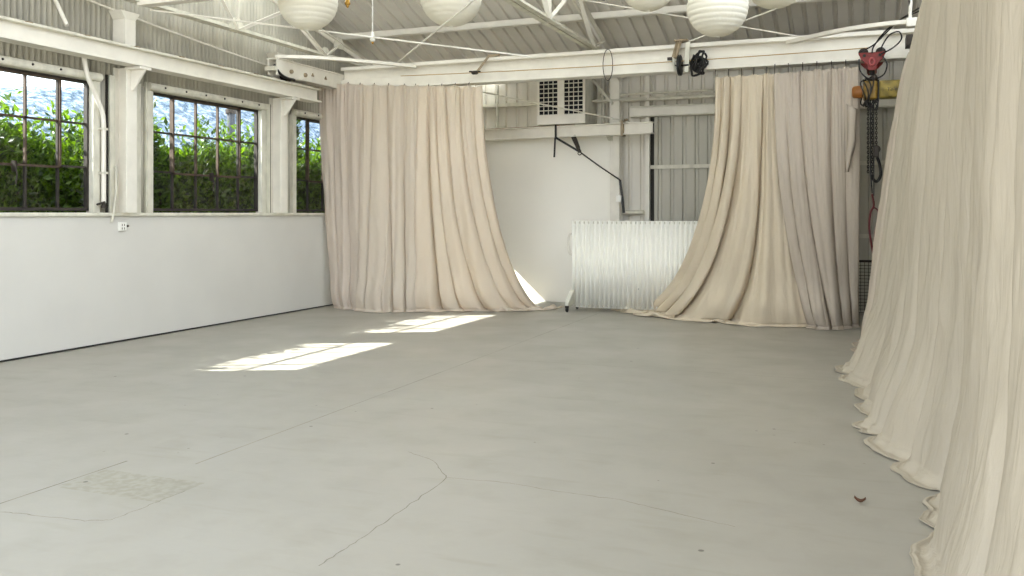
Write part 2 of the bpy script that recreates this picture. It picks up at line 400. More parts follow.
for wi, (a, b) in enumerate(WN):
    r = sempty(f'window_{wi + 1}', (XW - .1, (a + b) / 2, WZ0))
    X0, X1 = XW - .13, XW - .075; mbf = MB(); fw = .035
    mbf.box(X0, X1, a, a + fw, WZ0, WZ1).box(X0, X1, b - fw, b, WZ0, WZ1).box(X0, X1, a, b, WZ0, WZ0 + fw).box(X0, X1, a, b, WZ1 - fw, WZ1)
    pw = (b - a) / 5; ph = (WZ1 - WZ0) / 3
    for k in (1, 2, 3, 4):
        lo = WZ0; hi = WZ1 if k in (1, 4) else WZ0 + ph
        mbf.box(X0 + .01, X1 - .012, a + k * pw - .011, a + k * pw + .011, lo, hi)
    for k in (1, 2):
        mbf.box(X0 + .01, X1 - .012, a, a + pw, WZ0 + k * ph - .011, WZ0 + k * ph + .011)
        mbf.box(X0 + .01, X1 - .012, b - pw, b, WZ0 + k * ph - .011, WZ0 + k * ph + .011)
    mbf.build('window_frame', M['steel'], r)
    sa, sb, sz0, sz1 = a + pw - .02, a + 4 * pw + .02, WZ0 + ph - .025, WZ1 - .03; ms = MB(); e = .024
    ms.box(X0 + .005, X1 + .01, sa, sa + e, sz0, sz1).box(X0 + .005, X1 + .01, sb - e, sb, sz0, sz1).box(X0 + .005, X1 + .01, sa, sb, sz0, sz0 + e).box(X0 + .005, X1 + .01, sa, sb, sz1 - e * .7, sz1)
    for k in (2, 3): ms.box(X0 + .012, X1 - .008, a + k * pw - .01, a + k * pw + .01, sz0, sz1)
    ms.box(X0 + .012, X1 - .008, sa, sb, WZ0 + 2 * ph - .011, WZ0 + 2 * ph + .011)
    sash = ms.build('sash', M['rust'], r)
    MB().box(X1, X1 + .05, a + 2.55 * pw, a + 2.62 * pw, sz0 - .06, sz0 + .05).tube([(X1 + .04, a + 2.58 * pw, sz0 + .03), (X1 + .07, a + 2.58 * pw, sz0 - .1), (X1 + .05, a + 2.58 * pw, sz0 - .19)], .008, 6).build('latch', M['darksteel'], sash)
    MB().box(XW - .105, XW - .101, a + .02, b - .02, WZ0 + .02, WZ1 - .02).build('glazing', M['glass'], r)
    # rolled head trim with bolts, and jamb boards
    MB().tube([(XW + .0, y, WZ1 + .045) for y in (a - .08, b + .08)], .048, 12).build('head_trim', M['paint_old'], r)
    MB().box(XW - .14, XW - .03, a - .03, b + .03, WZ1 - .002, WZ1 + .1).build('head_filler', M['paint_old'], r)
    bo = MB()
    for k in range(6): bo.lathe([(.014, 0), (.012, .012), (.0, .016)], (XW + .045, a + .15 + k * (b - a - .3) / 5, WZ1 + .05), 'x', 8)
    bo.build('head_bolts', M['darksteel'], r)
    for y in (a - .085, b - .01): MB().box(XW - .12, XW - .01, y, y + .095, 1.51, WZ1 + .02).build('jamb_board', M['paint_old'], r, bevel=.004)

# back wall
wb = sempty('wall_back', (-3, YB, 0))
mb = MB(); corrug(mb, (-8.2, YB, 0), (1, 0, 0), (0, 0, 1), 10.6, 3.86, .2, .035, (0, 1, 0), 'rib'); struct(mb.build('ribbed_cladding', M['clad'], wb, solid=.012))
struct(MB().box(-8.1, -3.93, YB - .16, YB - .05, 0, 2.79).build('painted_flat', M['flat'], wb, bevel=.004))
MB().box(-8.1, -3.93, YB - .19, YB - .03, 2.79, 2.83).build('flat_cap', M['paint_old'], wb)
MB().box(-8.1, 1.2, YB - .1, YB - .01, 3.36, 3.42).build('girt', M['paint_old'], wb)
# sliding door leaf
dr = sempty('door_1', (-1.4, YB - .12, 0))
mb = MB(); corrug(mb, (-3.29, YB - .06, .03), (1, 0, 0), (0, 0, 1), 3.9, 3.07, .2, .03, (0, 1, 0), 'rib'); mb.build('door_leaf', M['cladgrey'], dr, solid=.01)
mb = MB()
for z in (2.26, 1.16): mb.box(-3.29, .6, YB - .11, YB - .075, z - .03, z + .03)
mb.build('door_rail', M['paint_old'], dr)
MB().box(-3.6, .9, YB - .2, YB - .06, 3.08, 3.25).build('door_header', M['paint'], dr, bevel=.006)
MB().box(-3.6, .9, YB - .24, YB - .2, 3.08, 3.1).box(-3.6, .9, YB - .24, YB - .2, 3.23, 3.25).build('track_lip', M['paint_old'], dr)
MB().box(-3.34, -3.28, YB - .16, YB - .02, 0, 3.9).build('door_jamb', M['paint'], dr)
MB().box(-3.28, -3.22, YB - .075, YB - .07, 0, 3.08).build('door_shade_strip', M['dark'], dr)  # dark strip painted in as the shade beside the jamb
for z, rr in ((3.36, .028), (3.46, .02)):
    MB().tube([(-4.1, YB - .2, z), (1.0, YB - .2, z)], rr, 10).build('wall_pipe', M['paint_old'], wb)
MB().tube([(-3.75, YB - .12, 1.52), (-3.38, YB - .12, 1.52)], .035, 10).build('grab_rail', M['paint_old'], wb)

# right wall, mostly behind the drapes
struct(MB().box(1.3, 1.5, 1.5, 14.7, 0, 4.2).build('wall_right', M['plaster']))

# roof of ribbed sheet with unseen translucent strips added to brighten the room
m = bpy.data.materials.new('added_translucent_sheet'); m.use_nodes = True; nt = m.node_tree; nd = nt.nodes; nd.remove(nd['Principled BSDF'])
d_ = nd.new('ShaderNodeBsdfDiffuse'); d_.inputs['Color'].default_value = srgb(232, 232, 226); t_ = nd.new('ShaderNodeBsdfTranslucent'); t_.inputs['Color'].default_value = srgb(246, 246, 242)
mx_ = nd.new('ShaderNodeMixShader'); mx_.inputs[0].default_value = .72
nt.links.new(d_.outputs[0], mx_.inputs[1]); nt.links.new(t_.outputs[0], mx_.inputs[2]); nt.links.new(mx_.outputs[0], nd['Material Output'].inputs['Surface']); M['added_skylight'] = m
def slope(mb, y0, y1, x0, x1):
    A = []; n = round((x1 - x0) / .2)
    for k in range(n):
        for da, h in ((0, 0), (.125, 0), (.14, .035), (.185, .035)): A.append((x0 + k * .2 + da, h))
    A.append((x1, 0)); vs = []
    for x, h in A: vs += [(x, y0, roof_z(y0) + h), (x, y1, roof_z(y1) + h)]
    return mb.add(vs, [(2 * i, 2 * i + 1, 2 * i + 3, 2 * i + 2) for i in range(len(A) - 1)])
SKY_Y = 11.2
rf = slope(MB(), 13.75, SKY_Y, -8.35, 2.05); slope(rf, CLY - .001, FRONT, -8.35, 2.05)
XS = [-8.35 + .2 * k for k in (0, 2, 10, 12, 20, 22, 30, 32, 40, 42, 50, 52)]
sk = []
for k in range(13):
    if k < 3: sk.append(slope(MB(), 14.75, 13.75, -8.35 + .8 * k, -8.35 + .8 * (k + 1)))  # unseen eave strips, added to brighten the back wall
    else: slope(rf, 14.75, 13.75, -8.35 + .8 * k, -8.35 + .8 * (k + 1))
for i, (xa, xb) in enumerate(zip(XS[:-1], XS[1:])):
    if i % 2: sk.append(slope(MB(), SKY_Y, CLY, xa, xb))  # every other strip translucent, added out of view as top light
    else: slope(rf, SKY_Y, CLY, xa, xb)
ceil_o = struct(rf.build('ceiling', M['roof'], solid=.006))
for mb in sk: mb.build('added_skylight_sheet', M['added_skylight'], ceil_o, solid=.003)
zc = roof_z(CLY)
for k in range(5):
    xa, xb = -8.2 + 2.0 * k, -8.2 + 2.0 * (k + 1)
    mb = MB(); corrug(mb, (xa, CLY, zc), (1, 0, 0), (0, 0, 1), xb - xa - .08, CLZ - zc, .1, .012, (0, 1, 0)); mb.build('added_clerestory_sheet', M['added_skylight'], ceil_o, solid=.003)  # unseen clerestory, added to throw daylight at the back wall
    MB().box(xb - .08, xb, CLY - .05, CLY + .03, zc, CLZ).build('added_clerestory_post', M['paint'], ceil_o)
pur_lab = {12.6: 'purlin nearest the back wall, running the full width under the roof'}
for y in (14.0, 12.6, 11.1, 9.6):
    z = roof_z(y)
    p = MB().box(-8.2, 1.5, y - .025, y + .025, z - .1, z - .012).box(-8.2, 1.5, y - .025, y + .07, z - .107, z - .095).build('roof_purlin', M['paint'])
    if y == 12.6: tag(p, 'white steel roof purlin crossing the whole ceiling above the crane girder', 'beam')
    else: struct(p)

# ------------------------------------------------------------------ columns, runway beams, trusses
def column(y0, label):
    r = thing('wall_column', label, 'column', (XW + .08, y0, 1.5))
    xb, xf = XW - .06, XW + .15
    MB().box(xf - .02, xf, y0, y0 + .16, 1.51, 3.2).box(xb, xf - .02, y0 + .07, y0 + .09, 1.51, 3.2).box(xb, xb + .02, y0, y0 + .16, 1.51, 3.2).build('shaft', M['paint'], r, bevel=.004)
    MB().prism([(xf, 3.19), (xf, 2.93), (xf + .03, 2.93), (xf + .2, 3.15), (xf + .2, 3.19)], 'y', y0 + .065, y0 + .095).box(xf - .02, xf + .21, y0 - .01, y0 + .17, 3.165, 3.195).build('corbel', M['paint'], r, bevel=.004)
    MB().box(xb, xf - .02, y0 + .0, y0 + .16, 3.44, 3.76).build('upper_shaft', M['paint'], r, bevel=.004)
    MB().prism([(y0 - .0, 3.76), (y0 + .16, 3.76), (y0 + .23, 3.85), (y0 - .07, 3.85)], 'x', xb, xf - .02).build('cap', M['paint'], r, bevel=.004)
    return r
column(8.02, 'white steel wall column between the first two windows, bracket under the crane beam')
column(10.96, 'white steel wall column between the second window and the window beside the drape')
MB_r = MB()
def runway(name, x, y0, y1, lab, side):
    r = thing(name, lab, 'beam', (x, y0, 3.2))
    MB().box(x - .015, x + .015, y0, y1, 3.22, 3.39).build('web', M['paint'], r)
    MB().box(x - .1, x + .1, y0, y1, 3.2, 3.222).build('bottom_flange', M['paint'], r, bevel=.004)
    f = MB().box(x - .09, x + .09, y0, y1, 3.385, 3.405).box(x - .02, x + .02, y0, y1, 3.405, 3.43)
    f.build('rail', M['paint_old'], r, bevel=.004)
    bo = MB(); y = y0 + .4
    while y < y1: bo.box(x + side * .04 - .02, x + side * .04 + .02, y - .03, y + .03, 3.405, 3.425); y += .72
    bo.build('rail_clip', M['tansteel'], r)
runway('runway_beam', XW + .25, -1.0, 11.72, 'long white steel crane beam running above the windows', 1)
# vertical face plate that boxes in the left beam
MB_r = None

def back_column(x, lab):
    r = thing('back_column', lab, 'column', (x, YB - .25, 0))
    MB().box(x - .08, x + .08, YB - .27, YB - .25, 0, 3.75).box(x - .08, x + .08, YB - .07, YB - .05, 0, 3.75).box(x - .01, x + .01, YB - .25, YB - .07, 0, 3.75).build('shaft', M['paint'], r, bevel=.004)
    MB().box(x - .11, x + .11, YB - .29, YB - .02, 0, .02).build('base_plate', M['paint_old'], r)
    return r
back_column(-3.83, 'white steel column against the back wall beside the white flat')

def truss(x, lab, bz, nodes, top, webs, gus, mid=None, w=.055):
    r = thing('roof_truss', lab, 'truss', (x, 12, bz))
    y0, y1 = nodes
    MB().angle((x - .012, y0, bz), (x - .012, y1, bz), w, .008, side=-1).angle((x + .012, y0, bz), (x + .012, y1, bz), w, .008, side=1).build('bottom_chord', M['paint_old'], r)
    tc_ = MB()
    for (ya, za), (yb, zb) in zip(top[:-1], top[1:]):
        tc_.angle((x - .012, ya, za), (x - .012, yb, zb), w * .95, .008, up=(0, 0, -1), side=-1).angle((x + .012, ya, za), (x + .012, yb, zb), w * .95, .008, up=(0, 0, -1), side=1)
    tc_.build('top_chord', M['paint'], r)
    for (a, b) in webs:
        MB().angle((x + .006, *a), (x + .006, *b), w * .85, .007, up=(1, 0, 0)).build('web_member', M['paint'], r)
    for (y, z, s) in gus:
        MB().prism([(y - .13 * s, z - .04 * s), (y - .13 * s, z + .04 * s), (y - .05 * s, z + .12 * s), (y + .05 * s, z + .12 * s), (y + .13 * s, z + .04 * s), (y + .13 * s, z - .04 * s)], 'x', x + .012, x + .022).build('gusset_plate', M['paint_old'], r)
    return r
def tz(y): return roof_z(y) - .13
# the gable truss along the left wall
gt = lambda y: 4.44 + .203 * (10.72 - y)
truss(-7.7, 'white angle-iron roof truss along the left gable wall', 3.9, (-1.2, 14.4), [(13.4, 3.92), (5.4, gt(5.4)), (-1.2, 3.92)],
      [((9.64, 3.92), (10.72, gt(10.72) - .02)), ((10.72, gt(10.72) - .02), (11.72, 3.92)), ((9.64, 3.92), (8.75, gt(8.75))), ((9.64, 3.92), (9.64, gt(9.64))),
       ((11.72, 3.92), (12.1, gt(12.1))), ((7.6, 3.92), (8.75, gt(8.75))), ((7.6, 3.92), (7.6, gt(7.6))), ((7.6, 3.92), (6.6, gt(6.6))), ((5.5, 3.92), (6.6, gt(6.6)))],
      [(9.64, 3.93, 1.15), (11.72, 3.92, 1.0), (12.1, gt(12.1) - .03, 1.1), (7.6, 3.93, 1)])
# main truss over the middle of the room
truss(-3.75, 'white angle-iron roof truss over the middle of the room', 3.93, (-1.3, 14.35), [(14.4, tz(14.4)), (8.4, tz(8.4)), (7.9, tz(8.4)), (-1.3, 4.9)],
      [((12.72, 3.95), (12.0, tz(12.0))), ((12.72, 3.95), (13.2, tz(13.2))), ((10.7, 3.95), (11.75, tz(11.75))), ((10.7, 3.95), (10.7, tz(10.7))), ((10.7, 3.95), (9.6, tz(9.6))),
       ((8.6, 3.95), (9.6, tz(9.6))), ((8.6, 3.95), (8.4, tz(8.4))), ((14.3, 3.95), (13.2, tz(13.2)))],
      [(12.72, 3.96, .8), (10.7, 3.96, .8)], w=.075)

# tie beam between the trusses
t = MB().box(-7.68, -3.8, 7.9, 7.915, 3.86, 4.0).box(-7.68, -3.8, 7.915, 8.03, 3.86, 3.872).box(-7.68, -3.8, 7.915, 8.03, 3.988, 4.0).build('tie_beam', M['paint'])
tag(t, 'white channel beam high across the corner from gable truss to middle truss', 'beam')
# bracing rods
def rod(name, a, b, r, lab, cat, m='paint', sag=0.0):
    a = Vector(a); b = Vector(b); pts = [a.lerp(b, k / 12) - Vector((0, 0, sag * 4 * (k / 12) * (1 - k / 12))) for k in range(13)]
    o = MB().tube(pts, r, 8).build(name, M[m]); return tag(o, lab, cat)
rod('bracing_rod', atX(150, 10, -7.68), atX(530, 56.5, -3.75), .010, 'thin white bracing rod running from gable truss under the big lantern toward the girder', 'rod')
rod('bracing_rod', atY(478, -3, 8.2), atY(398, 62, 11.3), .010, 'thin white bracing rod slanting down in front of the second lantern from the left', 'rod')
rod('bracing_rod', atY(577, -1, 11.9), atY(820, 40, 12.24), .010, 'thin white rod running behind the fullest lantern down to the girder', 'rod')
rod('bracing_rod', atY(682, 44, 12.22), atY(797, 1, 12.4), .010, 'thin pale rod rising from the cable pulley behind the ribbed lantern', 'rod')
rod('wall_cable', atX(60, -11, XW + .02), atX(300, 76, XW + .02), .012, 'white cable sloping down the corrugated gable wall', 'cable', sag=.03)
rod('brace_pipe', atX(54, -3, XW - .05), atX(67, 25.5, XW + .2), .022, 'short slanting white pipe above the crane beam at far left', 'pipe')

# conduit beside the first window and the wire by the column
pts = [Vector((XW + .14, 7.42, 3.22)), Vector((XW + .1, 7.5, 3.02)), Vector((XW + .05, 7.73, 2.72)), Vector((XW + .03, 7.79, 2.62)), Vector((XW + .03, 7.80, 2.5)), Vector((XW + .03, 7.80, 1.62))]
r = thing('conduit', 'white bent conduit running down beside the first window', 'pipe', (XW + .03, 7.80, 1.6))
MB().tube(pts, .026, 10).build('pipe', M['paint'], r)
for z in (1.95, 2.45): MB().box(XW - .02, XW + .06, 7.76, 7.84, z, z + .025).build('clamp', M['paint_old'], r)
MB().lathe([(.03, 0), (.034, .02), (.02, .05), (.028, .07), (.0, .075)], (XW + .03, 7.80, 1.56), 'z', 10).tube([(XW + .03, 7.7, 1.6), (XW + .07, 7.78, 1.63)], .012, 6).build('valve', M['darksteel'], r)
for y, m_ in ((7.90, 'dark'), (8.5, 'paint_old')):
    o = MB().box(XW - .05, XW - .02, y, y + .016, 1.51, 3.1).build('pier_channel', M[m_], wl)
MB().box(XW - .1, XW - .01, 7.93, 8.01, 1.51, 3.1).box(XW - .1, XW - .02, 8.24, 8.42, 1.51, 3.06).build('pier_board', M['paint_old'], wl, bevel=.004)
MB().box(XW - .1, XW - .01, 10.84, 10.93, 1.51, 3.1).box(XW - .1, XW - .02, 11.14, 11.38, 1.51, 3.06).build('pier_board', M['paint_old'], wl, bevel=.004)
MB().box(XW - .06, XW - .02, 10.93, 10.955, 1.51, 3.1).build('pier_channel', M['dark'], wl)
tag(MB().tube([(XW + .02, 7.99, 2.05), (XW + .03, 7.985, 1.75), (XW + .04, 7.95, 1.62), (XW + .045, 7.93, 1.5), (XW + .02, 7.935, 1.42), (XW + .012, 7.93, 1.4)], .014, 8).build('wire', M['paint_old']), 'pale wire running down the side of the first wall column to the outlet', 'wire')
q = atX(121.5, 226.5, XW)
r = thing('wall_outlet', 'small white electrical outlet on the left wall below the first column', 'outlet', q)
MB().box(XW, XW + .028, q.y - .055, q.y + .055, q.z - .05, q.z + .05).build('box', M['white'], r, bevel=.005)
for zz in (.005, -.035):
    for yy in (-.022, .012): MB().box(XW + .028, XW + .031, q.y + yy, q.y + yy + .008, q.z + zz, q.z + zz + .025).build('socket_slot', M['dark'], r)
MB().lathe([(.014, 0), (.014, .03), (.008, .04)], (XW + .015, q.y + .055, q.z + .005), 'y', 10).build('side_knob', M['darksteel'], r)

def bend(pts, n=8):
    P = [Vector(p) for p in pts]; out = []
    for i in range(len(P) - 1):
        a = P[max(i - 1, 0)]; b = P[i]; c = P[i + 1]; d = P[min(i + 2, len(P) - 1)]
        for k in range(n):
            t_ = k / n
            out.append(.5 * ((2 * b) + (c - a) * t_ + (2 * a - 5 * b + 4 * c - d) * t_ ** 2 + (3 * b - a - 3 * c + d) * t_ ** 3))
    out.append(P[-1]); return out
# ------------------------------------------------------------------ bridge crane
GY = 12.32; GX0, GX1 = -7.72, .66
r = thing('bridge_crane', 'white steel bridge crane girder spanning the room in front of the back wall', 'crane', (-3.5, GY, 3.43))
MB().box(GX0, GX1, GY - .012, GY + .012, 3.46, 3.79).build('web', M['paint'], r)
MB().box(GX0, GX1, GY - .12, GY + .12, 3.44, 3.462).box(GX0, GX1, GY - .125, GY - .11, 3.44, 3.475).build('bottom_flange', M['paint'], r, bevel=.004)
MB().box(GX0, GX1, GY - .1, GY + .1, 3.785, 3.81).box(GX0, GX1, GY - .11, GY - .095, 3.755, 3.81).build('top_flange', M['paint'], r, bevel=.004)
MB().box(GX0, GX1, GY - .1, GY - .012, 3.46, 3.612).build('lower_channel', M['paint'], r, bevel=.006)
for sx_, xx, dz in ((1, XW + .25, 0), (-1, .78, -.1)):
    ya = 10.62
    e = MB().box(xx - .08, xx - .06, ya, 13.9, 3.47 + dz, 3.70 + dz).box(xx + .06, xx + .08, ya, 13.9, 3.47 + dz, 3.70 + dz).box(xx - .1, xx + .1, ya, 13.9, 3.695 + dz, 3.715 + dz).box(xx - .08, xx + .08, 11.2, 13.4, 3.47 + dz, 3.485 + dz).build('end_truck', M['paint'], r, bevel=.004)
    for yy in (10.95, 13.6):
        MB().lathe([(.02, -.05), (.1, -.05), (.12, -.04), (.12, -.03), (.1, -.025), (.1, .025), (.12, .03), (.12, .04), (.1, .05), (.02, .05)], (xx, yy, 3.535 + dz), 'x', 20).build('wheel', M['darksteel'], e)
    MB().box(xx - .09, xx + .09, ya - .05, ya, 3.53 + dz, 3.59 + dz).build('bumper', M['paint_old'], e)
    for yy in (10.95, 11.3): MB().lathe([(.03, 0), (.03, .03), (.02, .04)], (xx + sx_ * .08, yy, 3.56 + dz), 'x', 10).build('axle_cap', M['tansteel'], e)
    for yy in (11.5, 11.85): MB().prism([(yy - .03, 3.57 + dz), (yy + .03, 3.57 + dz), (yy, 3.62 + dz)], 'x', xx + sx_ * .08, xx + sx_ * .095).build('truck_plate', M['tansteel'], e)
    MB().tube(bend([(xx + sx_ * .02, ya + .02, 3.62 + dz), (xx + sx_ * .09, ya + .05, 3.5 + dz), (xx + sx_ * .1, ya + .2, 3.45 + dz), (xx + sx_ * .06, ya + .45, 3.46 + dz)]), .02, 6).build('brush_cable', M['black'], e)
# horizontal knee braces from the end trucks to the girder
def flatbar(pts, w, h):
    mb = MB(); P = bend(pts)
    for a, b in zip(P[:-1], P[1:]): mb.bar(a, b + (b - a) * .15, w, h)
    return mb
flatbar([(XW + .25, 10.68, 3.74), (XW + .75, 11.05, 3.75), (XW + 1.35, 11.75, 3.75), (XW + 1.7, 12.2, 3.74)], .09, .045).build('knee_brace', M['paint'], r)
flatbar([(.62, 10.86, 3.62), (.25, 10.92, 3.63), (-.3, 11.4, 3.68), (-.92, 12.2, 3.73)], .08, .045).build('knee_brace', M['paint'], r)
MB().box(.42, .64, 10.76, 10.9, 3.555, 3.65).build('junction_box', M['paint'], r, bevel=.006)
MB().box(.45, .6, 11.6, 11.9, 3.5, 3.62).box(.5, .62, 11.3, 11.5, 3.3, 3.48).build('limit_switch', M['darksteel'], r)
# guide wire with tan sleeve along the girder
rod('guide_wire', (-6.6, GY - .2, 3.6), (.05, GY - .2, 3.58), .006, 'tan guide wire stretched along the front of the crane girder', 'wire', 'tan', .03)
def wire_bracket(x, lab):
    r = thing('wire_bracket', lab, 'bracket', (x, GY - .12, 3.5))
    MB().bar((x + .12, GY - .1, 3.83), (x + .3, GY - .1, 3.83), .05, .03).bar((x + .13, GY - .1, 3.83), (x - .04, GY - .2, 3.56), .05, .035).build('arm', M['tansteel'], r)
    MB().lathe([(.018, -.05), (.03, -.03), (.03, .03), (.018, .05)], (x - .05, GY - .2, 3.58), 'x', 12).tube([(x - .14, GY - .2, 3.6), (x + .04, GY - .2, 3.59)], .012, 6).build('clamp', M['darksteel'], r)
    return r
q = atY(478, 72, GY - .2); wire_bracket(q.x, 'tan bent bracket clamped on the girder above the left drape edge')
q = atY(608, 65, GY - .13)
tag(MB().tube([(q.x + .07 * math.cos(a) * 2.2 ** (abs(math.sin(a)) * 0), GY - .14, q.z + .22 * math.sin(a)) for a in np.linspace(0, 2 * PI, 20)[:-1]], .006, 6, True).build('wire_loop', M['darksteel']), 'thin wire loop hanging around the middle of the crane girder', 'wire')
# festoon pulley with bundled black cable
q = atY(680, 70, GY - .2)
r = thing('cable_trolley', 'tan pulley bracket with black wheel clamped on the crane girder', 'pulley', (q.x, GY - .2, 3.35))
MB().bar((q.x - .02, GY - .14, 3.86), (q.x - .08, GY - .2, 3.6), .09, .04).box(q.x - .08, q.x + .1, GY - .2, GY - .02, 3.835, 3.86).build('bracket', M['tansteel'], r, bevel=.004)
MB().bar((q.x + .1, GY - .15, 3.82), (q.x + .09, GY - .22, 3.4), .06, .03).bar((q.x - .09, GY - .2, 3.62), (q.x - .06, GY - .24, 3.42), .04, .02).build('side_plate', M['paint_old'], r, bevel=.004)
MB().lathe([(.02, -.02), (.13, -.022), (.145, -.012), (.11, 0), (.145, .012), (.13, .022), (.02, .02)], (q.x + .0, GY - .22, 3.5), 'x', 24).build('wheel', M['black'], r)
MB().lathe([(.012, -.1), (.012, .1)], (q.x + .02, GY - .22, 3.5), 'x', 8).box(q.x - .17, q.x - .1, GY - .22, GY - .18, 3.58, 3.62).build('axle', M['darksteel'], r)
bx = q.x + .25
mb = MB(); rs = random.Random(3)
for k in range(9):
    cx_, cz_ = bx + rs.uniform(-.05, .05), 3.5 + rs.uniform(-.05, .05); rx_, rz_ = rs.uniform(.04, .09), rs.uniform(.07, .14); dy_ = rs.uniform(-.07, .05); tl = rs.uniform(-.5, .5)
    mb.tube([(cx_ + rx_ * math.cos(a) + .02 * math.sin(3 * a + k), GY - .24 + dy_ + .03 * math.sin(a * 2 + k), cz_ + rz_ * math.sin(a + tl)) for a in np.linspace(0, 2 * PI, 22)[:-1]], .016, 6, True)
tag(mb.build('cable_bundle', M['black']), 'tangled black cable bundle hanging on the guide wire beside the pulley', 'cable')

# ------------------------------------------------------------------ electric chain hoist
hx = .09; hy = GY - .3
q = atY(872, 72, hy)
r = thing('chain_hoist', 'yellow electric chain hoist hanging from a red trolley under the crane girder', 'hoist', (q.x, hy, 2.9))
x = q.x; z0 = 3.40
tr = MB()
for yy in (-.34, .12):
    tr.prism([(x - .16, 3.5), (x + .16, 3.5), (x + .13, 3.42), (x + .05, 3.34), (x + .045, 3.28), (x - .045, 3.28), (x - .05, 3.34), (x - .13, 3.42)], 'y', GY + yy, GY + yy + .025)
tr.box(x - .06, x + .06, GY - .33, GY + .13, 3.3, 3.34); trl = tr.build('trolley', M['red'], r, bevel=.005)
for dx in (-.1, .1):
    MB().lathe([(.01, 0), (.055, 0), (.06, .01), (.05, .04), (.01, .045)], (x + dx, GY - .30, 3.505), 'y', 18).build('trolley_wheel', M['darksteel'], trl)
    MB().lathe([(.012, 0), (.02, .0), (.02, .015), (0, .018)], (x + dx * .9, GY - .36, 3.46), 'y', 8).build('bolt', M['darksteel'], trl)
MB().tube([(x + .03 * math.cos(a), GY - .36, 3.38 + .045 * math.sin(a)) for a in np.linspace(0, 2 * PI, 16)[:-1]], .012, 6, True).build('shackle', mat('pinkish_shackle', srgb(176, 84, 84), .5), trl)
MB().tube([(x, GY - .28, 3.32), (x, GY - .28, 3.25), (x + .04, GY - .28, 3.21), (x + .05, GY - .28, 3.16), (x + .02, GY - .28, 3.11), (x - .02, GY - .28, 3.115), (x - .04, GY - .28, 3.16)], .018, 8).lathe([(.02, 0), (.03, .02), (.03, .06), (.015, .08)], (x, GY - .28, 3.22)).build('top_hook', M['chain'], r)
# motor body lies along the girder
bz = 3.025; by = GY - .28
qa = atY(852, 90, by); qb = atY(899, 90, by)
xa = qa.x; xb = qb.x + .12
m1 = MB().lathe([(.0, 0), (.05, .0), (.072, .015), (.078, .07), (.078, .12)], (xa, by, bz - .005), 'x', 20).build('brake_cap', mat('orange_brown_cap', srgb(146, 92, 34), .5, 0, .3, 20), r)
MB().box(xa + .13, xa + .30, by - .12, by + .12, bz - .115, bz + .115).build('gear_case', M['yellow'], r, bevel=.03)
mcov = MB().prism([(bz - .105, 0)] and [(by - .1, bz - .1), (by + .1, bz - .1), (by + .125, bz), (by + .1, bz + .115), (by - .1, bz + .115), (by - .125, bz)], 'x', xa + .31, xb).build('motor_cover', M['yellow2'], r, bevel=.025)
MB().box(xa + .298, xa + .315, by - .128, by + .128, bz - .122, bz + .122).build('seam_band', M['dark'], r)
MB().lathe([(.03, 0), (.05, .02), (.05, .07), (.03, .09)], (x + .02, by, bz + .1), 'z', 14).build('suspension_lug', M['darksteel'], r)
# lettering on the motor cover
fc = bpy.data.curves.new('lettering', 'FONT'); fc.body = 'Yale'; fc.size = .068; fc.extrude = .002; fc.align_x = 'LEFT'; fc.shear = .25
fo = bpy.data.objects.new('lettering_curve', fc); COL.objects.link(fo)
dg = bpy.context.evaluated_depsgraph_get(); me = bpy.data.meshes.new_from_object(fo.evaluated_get(dg)); bpy.data.objects.remove(fo)
me.name = 'lettering'
rot = Matrix.Translation(Vector((atY(886.5, 90, by - .12).x, by - .128, bz - .02))) @ Matrix.Rotation(PI / 2 - .2, 4, 'X'); me.transform(rot); me.update()
me.materials.clear(); link('lettering', me, mat('dark_lettering', srgb(46, 44, 40), .6), mcov)
# control cables looping round the body
cab = MB()
cab.tube(bend([(x - .15, GY - .2 - .15, 3.42), (x - .14, GY - .2 - .16, 3.28), (x - .06, GY - .2 - .17, 3.18), (x + .02, GY - .2 - .15, 3.17)]), .009, 6)
cab.tube(bend([(x + .12, GY - .2 - .15, 3.44), (x + .17, GY - .2 - .17, 3.34), (x + .14, GY - .2 - .17, 3.22), (x + .06, GY - .2 - .15, 3.17)]), .009, 6)
cab.tube(bend([(x - .14, GY - .2 - .18, 3.5), (x + .02, GY - .2 - .2, 3.58), (x + .16, GY - .2 - .3, 3.7), (x + .3, GY - .2 - .55, 3.79), (x + .5, GY - 1.2, 3.79)]), .009, 6)
cab.tube(bend([(x + .0, GY - .2 - .18, 3.48), (x + .02, GY - .2 - .2, 3.56), (x + .14, GY - .2 - .35, 3.7), (x + .28, GY - .2 - .6, 3.77), (x + .48, GY - 1.3, 3.8)]), .009, 6)
cab.tube(bend([(x + .1, GY - .2 - .18, 3.5), (x + .12, GY - .2 - .2, 3.57), (x + .2, GY - .2 - .25, 3.68), (x + .3, GY - .2 - .3, 3.7), (x + .33, GY - .2 - .25, 3.62), (x + .24, GY - .2 - .2, 3.53), (x + .1, GY - .2 - .2, 3.46)]), .009, 6)
cab.build('power_cable', M['black'], r)
wr = MB(); rs = random.Random(5)
for k in range(4):
    xo = xa + .13 + .03 * k
    wr.tube([(xo + .03 * math.sin(2 * a + k), by + (.15 + .01 * k) * math.cos(a), bz - .02 + (.15 + .012 * k) * math.sin(a)) for a in np.linspace(0, 2 * PI, 26)[:-1]], .009, 6, True)
wr.tube(bend([(xa + .16, by - .15, bz - .13), (x - .02, by - .16, bz - .22), (x + .06, by - .15, bz - .12), (x + .05, by - .14, bz - .25), (x - .04, by - .13, bz - .2)]), .01, 6)
wr.build('wrapped_cable', M['black'], r)
